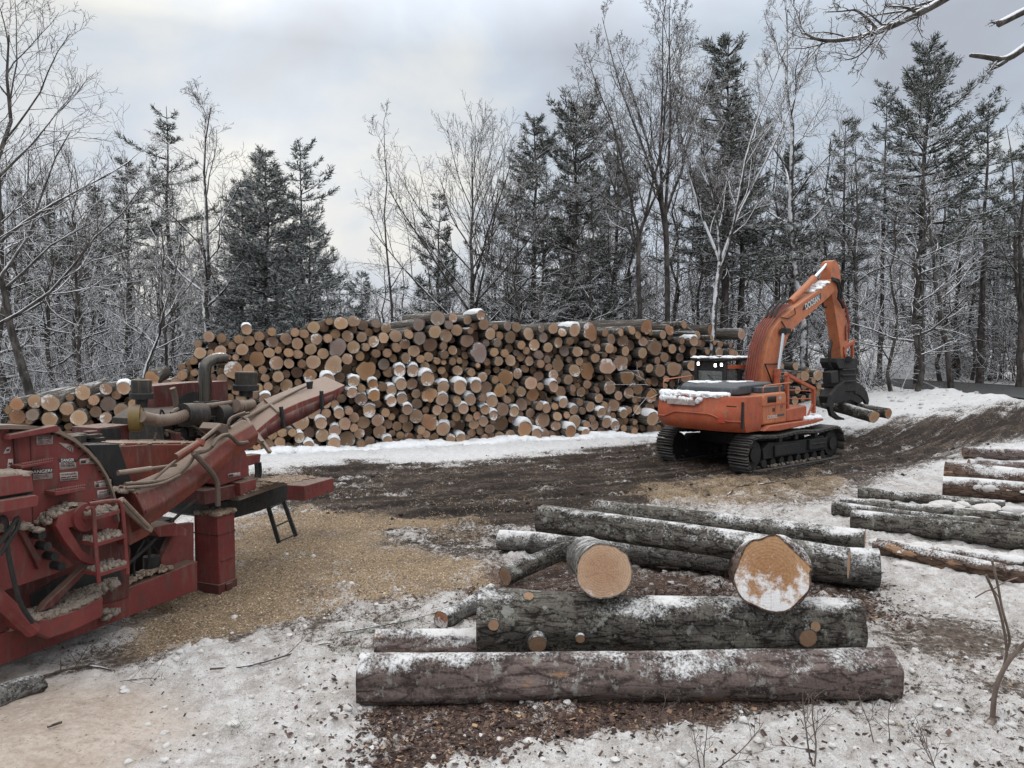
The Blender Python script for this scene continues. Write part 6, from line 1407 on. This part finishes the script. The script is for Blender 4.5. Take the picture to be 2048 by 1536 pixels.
# --- far wood, one mass
rf = random.Random(99); mb = (MB(), MB())
FAR = dict(LOW, kids=[10, 5, 3], sides=[5, 4, 4, 4], rmin=.018)
for i in range(170):
    px = -300 + 2700 * (i + rf.random()) / 170; y = rf.uniform(50, 68); hf = low(px); x = (px - 1024) / F * y; z = float(ground_h0(np.array([x]), np.array([y]))[0])
    t = (MB(), MB()); trunk_tree(t, rf, H=rf.uniform(8, 14) * hf, r0=rf.uniform(.1, .2), C=FAR, first=.1, nl=18, a0=80, a1=30, llen=.3, wob=.12)
    for a, b in zip(t, mb):
        for q, L in a.t.items(): b.t.setdefault(q, []).extend([(P + np.array([x, y, z]), R) for P, R in L])
for q, L in mb[1].t.items(): mb[0].t.setdefault(q, []).extend(L)
o = mb[0].build('far_woods', m_twig_far, smooth=0); kind(o, 'stuff', 'far snowy wood seen through the nearer trees')
# --- brush on the forest floor
mb = MB()
for i in range(2600):
    px = -200 + 2500 * rf.random(); y = rf.uniform(30.5, 46) + (3 if px > 1500 else 0); x = (px - 1024) / F * y
    if road_d(np.array([x]), np.array([y]))[0] < 4.4 or (1500 < px < 1730 and y < 38.5): continue
    z = float(ground_h0(np.array([x]), np.array([y]))[0]); d = Vector((rf.gauss(0, .5), rf.gauss(0, .4), rf.uniform(.3, 1))).normalized()
    limb((mb, mb), rf, (x, y, z), d, rf.uniform(1.2, 5.5), rf.uniform(.012, .03), 0, dict(LOW, seg=[4, 3, 2], kids=[7, 3], sides=[4, 4, 4], tip=[.4, .5, .6], up=[.02, .0, 0], ang=[(35, 80), (30, 70)], len=[.45, .5], minz=[-.3, -.4], wood=9, rmin=.011, **{'from': [.2, .1]}))
kind(mb.build('brush', m_twig_snow, smooth=0), 'stuff', 'tangled snowy brush on the forest floor')
# reddish dead leaves still hanging low in the brush
mb = MB()
for i in range(2600):
    px = rf.choice([rf.uniform(1200, 2048), rf.uniform(600, 1300), rf.uniform(1650, 2048)]); y = rf.uniform(31, 42); x = (px - 1024) / F * y; z = float(ground_h0(np.array([x]), np.array([y]))[0]) + rf.uniform(.2, 2.6)
    a = Vector((rf.gauss(0, 1), rf.gauss(0, 1), rf.gauss(0, 1))).normalized(); b = a.orthogonal().normalized(); c = a.cross(b); s = rf.uniform(.025, .06); q = Vector((x, y, z))
    mb.add([q - b * s, q + c * s * .6, q + b * s, q - c * s * .6], [(0, 1, 2, 3)])
kind(mb.build('dead_leaves', plain('dead_leaf', (.10, .055, .04), .9), smooth=0), 'stuff', 'reddish dead leaves clinging low in the brush')
# snow mound and bank beyond the road
mb = MB()
for cx, cy, s, h in ((23.5, 50, 6, 2.6), (20, 47.5, 4.5, 1.6), (29, 53, 6, 2.2)):
    z = float(ground_h0(np.array([cx]), np.array([float(cy)]))[0]); mb.blob((cx, cy, z), (s, s * .6, h), rf, 24, 12, .08)
kind(mb.build('snow_mound', m_snow, smooth=180), 'structure', 'smooth snow mound under the trees past the road')
# --- limbs of a near tree reaching in over the yard from the picture edge
nt_ = empty('overhanging_tree', (11.2, 12.6, ground_z(11.2, 12.6)), 'near bare tree whose snow-topped limbs hang into the sky corner', 'bare tree')
mbw, mbt = MB(), MB(); rn = random.Random(4)
tb = [(11.2, 12.6, -.1), (11.1, 12.5, 3), (11.2, 12.4, 6), (11.0, 12.4, 9), (10.9, 12.3, 12.5), (10.8, 12.2, 16)]
mbw.tube(smoothp(tb), np.linspace(.26, .10, len(smoothp(tb))), 12)
NC = dict(LOW, seg=[4, 5, 4, 3], kids=[4, 6, 4], sides=[5, 5, 4, 4], rmin=.0055, up=[.02, .0, -.01, -.01], len=[.5, .45, .5], rad=[.6, .5, .6], wood=9, minz=[-.4, -.6, -.7], ang=[(30, 60), (30, 60), (30, 65)], **{'from': [.2, .2, .1]})
def near_limb(pts, r0, r1, kids, klen):
    P = smoothp([np.array(p) for p in pts], 2); n = len(P); R = np.linspace(r0, r1, n); mbw.tube(P, R, 7)
    for k in range(kids):
        i = int((.25 + .75 * (k + rn.random()) / kids) * (n - 2)); d = Vector(P[i + 1] - P[i]).normalized(); dr = rot_about(d, math.radians(rn.uniform(30, 60)), rn.random() * 6.28, rn)
        limb((mbt, mbt), rn, tuple(P[i]), dr, klen * rn.uniform(.5, 1.2), max(.008, R[i] * .45), 1, NC)
T0 = np.array((11.0, 12.4, 9.0)); T1 = np.array((11.15, 12.45, 7.2))
near_limb([T0, at(1990, -70, 12.2), at(1890, 0, 12.1), at(1800, 45, 12.0), at(1745, 68, 12.0), at(1690, 80, 11.9), at(1640, 82, 11.8), at(1608, 66, 11.8)], .085, .014, 15, 1.15)
near_limb([at(1760, 64, 12.0), at(1738, 40, 12.1), at(1712, 18, 12.1), at(1690, 22, 12.2), at(1650, 24, 12.2)], .03, .008, 5, .5)
near_limb([at(1755, 62, 12.0), at(1740, 90, 11.9), at(1715, 115, 11.8), at(1690, 120, 11.8)], .025, .007, 5, .5)
near_limb([at(1900, -5, 12.1), at(1830, 10, 12.2), at(1785, 40, 12.1)], .03, .012, 4, .5)
near_limb([T1, at(2110, 50, 12.3), at(2048, 95, 12.0), at(2010, 122, 11.9), at(1978, 114, 11.8), at(1940, 110, 11.8)], .085, .03, 2, .35)
near_limb([at(2012, 120, 11.9), at(1998, 130, 11.85), at(1982, 137, 11.8)], .045, .035, 0, .3)
near_limb([T1, at(2120, -10, 12.2), at(2048, 22, 12.1), at(1998, 48, 12.0)], .075, .055, 3, .6)
for k in range(11):
    z0 = rn.uniform(6.5, 15); az = rn.uniform(-1.5, 1.2); L = rn.uniform(2.2, 4.2) * (1.15 - z0 / 22); b0 = np.array([10.95, 12.4, z0]); dv = np.array([math.cos(az), math.sin(az), rn.uniform(.15, .7)])
    near_limb([b0, b0 + dv * L * .3, b0 + dv * L * .65 + ZU * rn.uniform(-.2, .3), b0 + dv * L + ZU * rn.uniform(-.3, .5)], rn.uniform(.05, .09), .012, 9, 1.1)
a = mbw.build('trunk', m_trunk, nt_, smooth=180); b = mbt.build('crown', m_twig, nt_, smooth=0)
# overhead cables crossing the road
for (a, b, zz_, lab) in (((2250, 548, 40), (1120, 660, 58), .0, 'upper overhead cable running from the road into the wood'), ((2250, 566, 40), (1120, 655, 58), .0, 'lower overhead cable running from the road into the wood')):
    A, B = at(*a), at(*b); mb = MB(); mb.tube([A + (B - A) * t - ZU * .5 * 4 * t * (1 - t) for t in np.linspace(0, 1, 24)], .02, 5); tag(mb.build('overhead_cable', m_black), lab, 'cable', 'overhead cables')
# ------------------------------------------------------------------ small things on the ground
rg = random.Random(21)
def hts(xs, ys): return ground_eval(np.array(xs, float), np.array(ys, float))
# wood chips: thousands of real flakes
def flakes(name, n, region, mat, s0, s1, label, seed, cond=None, flat=.35):
    r = np.random.default_rng(seed); x = r.uniform(region[0], region[1], n); y = region[2] + (region[3] - region[2]) * r.random(n) ** 1.4
    h, a = ground_eval(x, y); keep = cond(a, r.random(n)) if cond else np.ones(n, bool); x, y, h = x[keep], y[keep], h[keep]; n = len(x)
    az = r.uniform(0, 6.28, n); tl = r.normal(0, flat, n); L = r.uniform(s0, s1, n); Wd = L * r.uniform(.3, .8, n)
    u = np.stack([np.cos(az), np.sin(az), tl], -1) * L[:, None] / 2; v = np.stack([-np.sin(az), np.cos(az), r.normal(0, flat, n)], -1) * Wd[:, None] / 2
    c = np.stack([x, y, h + L * .10], -1); t = np.array([0, 0, .004])
    V = np.stack([c - u - v, c + u - v, c + u + v, c - u + v, c - u * .8 - v * .8 + t, c + u * .8 - v * .8 + t, c + u * .8 + v * .8 + t, c - u * .8 + v * .8 + t], 1).reshape(-1, 3)
    b = (np.arange(n) * 8)[:, None]; fs = np.concatenate([b + np.array([q]) for q in ((4, 5, 6, 7), (0, 1, 5, 4), (1, 2, 6, 5), (2, 3, 7, 6), (3, 0, 4, 7))])
    me = bpy.data.meshes.new(name); me.vertices.add(len(V)); me.vertices.foreach_set('co', V.astype(np.float32).ravel())
    me.loops.add(fs.size); me.loops.foreach_set('vertex_index', fs.astype(np.int32).ravel()); me.polygons.add(len(fs)); me.polygons.foreach_set('loop_start', (np.arange(len(fs)) * 4).astype(np.int32))
    me.update(calc_edges=True); tone = np.repeat(r.random(n), 8).astype(np.float32); me.attributes.new('tone', 'FLOAT', 'POINT').data.foreach_set('value', tone)
    me.materials.append(mat); o = bpy.data.objects.new(name, me); COL.objects.link(o); kind(o, 'stuff', label); return o
def tone_mat(name, stops):
    M = Mat(name, .85, .2); M.col(M.ramp(M.attr('tone'), stops)); return M.m
flakes('wood_chips', 60000, (-5.5, 7, 8.2, 17), tone_mat('chip_flakes', [(0, (.10, .07, .05)), (.5, (.27, .195, .13)), (.85, (.42, .32, .22)), (1, (.58, .48, .36))]), .010, .032, 'pale wood chips scattered over the yard', 1, lambda a, q: q < np.clip(a['chip'] * 1.0 - .12, 0, 1) * .9 + .05 * a['mud'])
flakes('bark_litter', 44000, (-2.2, 5.6, 5.2, 10.5), tone_mat('bark_flakes', [(0, (.02, .015, .013)), (.6, (.065, .042, .035)), (.93, (.13, .085, .065)), (1, (.38, .25, .15))]), .012, .06, 'dark bark scraps littered round the loose logs', 2, lambda a, q: q < a['litter'] * .75 + .05)
flakes('yard_debris', 17000, (-6, 9, 4.8, 15), tone_mat('dirt_flakes', [(0, (.018, .016, .014)), (.8, (.06, .048, .04)), (1, (.20, .14, .10))]), .006, .032, 'bits of bark and dirt strewn over the trampled snow', 3, lambda a, q: q < .30 * (1 - a['tan']) * (.4 + .6 * (a['snow'] > .3)))
# lumps of broken snow
def lumps(name, n, region, mat, s0, s1, seed, label, cond):
    r = np.random.default_rng(seed); x = r.uniform(region[0], region[1], n); y = region[2] + (region[3] - region[2]) * r.random(n) ** 1.5; h, a = ground_eval(x, y); k = cond(a, r.random(n)) & (road_d(x, y) > 4.2)
    mb = MB(); q = random.Random(seed)
    for X_, Y_, H_ in zip(x[k], y[k], h[k]):
        s = s0 + (s1 - s0) * q.random() ** 3; mb.blob((X_, Y_, H_ + s * .1), (s * q.uniform(.7, 1.4), s * q.uniform(.7, 1.3), s * q.uniform(.5, .8)), q, 7, 5, .28)
    kind(mb.build(name, mat, smooth=60), 'stuff', label)
lumps('snow_clumps', 3200, (-4, 7, 4.9, 13), m_clump, .008, .045, 5, 'broken clumps of snow on the trampled ground', lambda a, q: q < .75 * a['snow'] * (1 - a['tan']) * (1 - .8 * a['mud']))
lumps('snow_clods', 1500, (8, 24, 22, 40), m_clump, .03, .12, 6, 'clods of plowed snow along the road', lambda a, q: (q < .7) & (a['snow'] > .8))
lumps('mud_clods', 2200, (-5, 16, 12, 26), plain('mud_clod', (.034, .025, .020), .9), .012, .055, 7, 'clods of churned mud on the track', lambda a, q: q < a['mud'] * .9)
# snow ridge along the foot of the pile
mb = MB()
for i in range(620):
    s_ = rg.uniform(-1.6, 15.5); p = PP + PS * s_ - PN * rg.uniform(.1, .75); k = .6 + .4 * math.sin(s_ * 1.7) + .3 * rg.random(); mb.blob((p[0], p[1], ground_z(p[0], p[1]) - .02), (.26 * rg.uniform(.6, 1.3), .2, .17 * k), rg, 9, 6, .15)
kind(mb.build('snow_ridge', m_snow, smooth=80), 'stuff', 'snow ridge along the foot of the big log pile')
# twigs and saplings
def twig(name, label, cat, pts, r0, r1, kids=4, klen=.3, seed=0, mat=None, zs=None, group=None):
    q = random.Random(seed); P = []
    for i, p in enumerate(pts): w = gp(p[0], p[1], .05 if zs is None else zs[i]); P.append(np.array([w[0], w[1], ground_z(w[0], w[1]) + .03 + (0 if zs is None else 0)]) if zs is None else w)
    P = smoothp(P, 2); mb = MB(); n = len(P); R = np.linspace(r0, r1, n); mb.tube(P, R, 6)
    for k in range(kids):
        i = int(q.uniform(.2, .95) * (n - 2)); d = Vector(P[i + 1] - P[i]).normalized(); dr = rot_about(d, math.radians(q.uniform(30, 65)), q.random() * 6.28, q); dr.z = abs(dr.z) * .5
        limb((mb, mb), q, tuple(P[i]), dr, klen * q.uniform(.5, 1.3), max(.002, R[i] * .5), 2, dict(NC, rmin=.0022, wob=[.1] * 4, up=[0, 0, .02, .02], kids=[0, 0, 3]))
    return tag(mb.build(name, mat or m_stick, smooth=60), label, cat, group)
m_stick = wood_mat('stick', (.05, .038, .03), (.13, .10, .08), .8)
SG = 'fallen sticks on the snow'
twig('fallen_stick', 'forked brown stick lying from the broken log onto the snow', 'stick', [(88, 1362), (125, 1345), (163, 1332), (195, 1340), (222, 1350)], .018, .010, 3, .25, 1, group=SG)
twig('fallen_stick', 'thin forked branch lying on the trampled snow near the red frame', 'stick', [(420, 1348), (500, 1335), (580, 1312), (640, 1288), (660, 1284)], .012, .006, 3, .3, 2, group=SG)
twig('fallen_stick', 'small bare twig on the smooth dirty snow', 'stick', [(240, 1378), (275, 1376), (308, 1368)], .005, .002, 4, .3, 3, group=SG)
twig('fallen_stick', 'long pale branch lying in the mud in front of the excavator', 'stick', [(1455, 985), (1475, 975), (1510, 970), (1545, 962), (1570, 958)], .02, .01, 2, .5, 4, group=SG)
twig('fallen_stick', 'short dark stick half sunk in the smooth dirty snow', 'stick', [(97, 1492), (112, 1484), (124, 1478)], .012, .012, 0, .1, 5, group=SG)
twig('pine_bough', 'green-needled branch lying on the snow beside the short snowy log', 'branch', [(680, 1268), (740, 1256), (800, 1246), (850, 1236)], .010, .004, 5, .25, 6)
mb = MB(); 
for (px, py, n, s) in ((700, 1266, 60, .12), (690, 1300, 60, .12), (770, 1250, 40, .09), (815, 1245, 40, .08), (467, 1462, 40, .10), (740, 1262, 40, .1)):
    c = gp(px, py, .06); c[2] = ground_z(c[0], c[1]) + .03
    for k in range(n):
        a = rg.random() * 6.28; d = np.array([math.cos(a), math.sin(a), rg.uniform(.0, .7)]); o_ = c + np.array([rg.gauss(0, s), rg.gauss(0, s * .7), 0]); w = np.cross(d, ZU) * .0025; mb.add([o_ - w, o_ + w, o_ + d * s * .9], [(0, 1, 2)])
kind(mb.build('pine_needles', plain('fresh_needles', (.05, .075, .035), .7), smooth=0), 'stuff', 'tufts of green pine needles on the snow')
def sapling(label, px, py, top, H, seed, n=3, kids=8, r0=.010, lean=0, z0=None):
    q = random.Random(seed); b = gp(px, py, .05); zb = ground_z(b[0], b[1]); mb = MB()
    for s in range(n):
        d = Vector((q.gauss(lean, .35), q.gauss(0, .25), 1)).normalized()
        limb((mb, mb), q, (b[0] + q.gauss(0, .04), b[1] + q.gauss(0, .04), zb - .02), d, H * q.uniform(.7, 1.15), r0, 0, dict(DET, seg=[7, 5, 4], tip=[.35, .4, .5], wob=[.10, .14, .16], up=[.03, .03, .02], sides=[6, 5, 4], kids=[kids, 4], ang=[(30, 60), (30, 60)], len=[.4, .5], rad=[.6, .6], wood=9, rmin=.0024, minz=[-.2, -.2], **{'from': [.2, .15]}))
    return tag(mb.build('sapling', m_sap, smooth=60), label, 'sapling', 'leafless saplings in front of the logs')
m_sap = wood_mat('sapling_bark', (.07, .053, .046), (.15, .12, .105), .95)
sapling('branching sapling standing before the middle of the front pine log', 1625, 1530, 0, .75, 1, 2, 9, .008, .0)
sapling('low twiggy shoot under the front pine log', 1420, 1545, 0, .6, 2, 3, 7, .006, -.3)
sapling('spindly shoot at the end of the front pine log', 1760, 1500, 0, .55, 3, 2, 6, .005, -.2)
sapling('thin shoots in the snow near the picture corner', 1890, 1560, 0, .6, 4, 2, 7, .005, -.3)
sapling('reddish twigs sprouting in front of the lichen log', 1310, 1460, 0, .45, 5, 3, 6, .004, 0)
sapling('small twig cluster against the squarish butt log', 1440, 1180, 0, .6, 6, 2, 7, .005, .1)
# broken sapling trunk beside the picture edge
o = empty('broken_sapling', tuple(gp(1985, 1440, .05)), 'snapped sapling with splintered pale top beside the snowy edge', 'sapling')
B = gp(1985, 1440, .02); mb = MB(); d_ = B[1]
P = smoothp([B, at(1988, 1390, d_), at(2000, 1350, d_ - .02), at(2025, 1310, d_ - .05), at(2060, 1278, d_ - .1)]); mb.tube(P, np.linspace(.024, .018, len(P)), 8)
mb.tube(smoothp([at(1992, 1375, d_), at(2010, 1330, d_), at(2015, 1290, d_), at(1995, 1200, d_), at(1972, 1150, d_)]), .012, 6); mb.tube(smoothp([at(2014, 1300, d_), at(2022, 1280, d_), at(2002, 1210, d_), at(1998, 1180, d_), at(1984, 1120, d_)]), .011, 6)
mb.tube(smoothp([at(1998, 1195, d_), at(1985, 1175, d_), at(1950, 1195, d_)]), .006, 5); mb.tube(smoothp([at(1985, 1180, d_), at(2005, 1165, d_), at(2035, 1155, d_)]), .006, 5)
mb.tube(smoothp([B, at(1960, 1470, d_ - .2), at(1925, 1500, d_ - .4)]), .035, 8)
mb.build('trunk', wood_mat('pale_sapling', (.10, .075, .06), (.22, .175, .145), .95), o, smooth=60)
mb = MB()
for k in range(7): a = at(2056 + rg.uniform(-6, 6), 1280 + rg.uniform(-5, 5), d_ - .1); mb.tube([a, a + np.array([rg.uniform(-.01, .05), 0, rg.uniform(.05, .13)])], [.012, .002], 5)
mb.build('splinters', m_stub, o)
# splinters of the broken log
for (px, py, d) in ((45, 1345, 8.3),):
    o = None
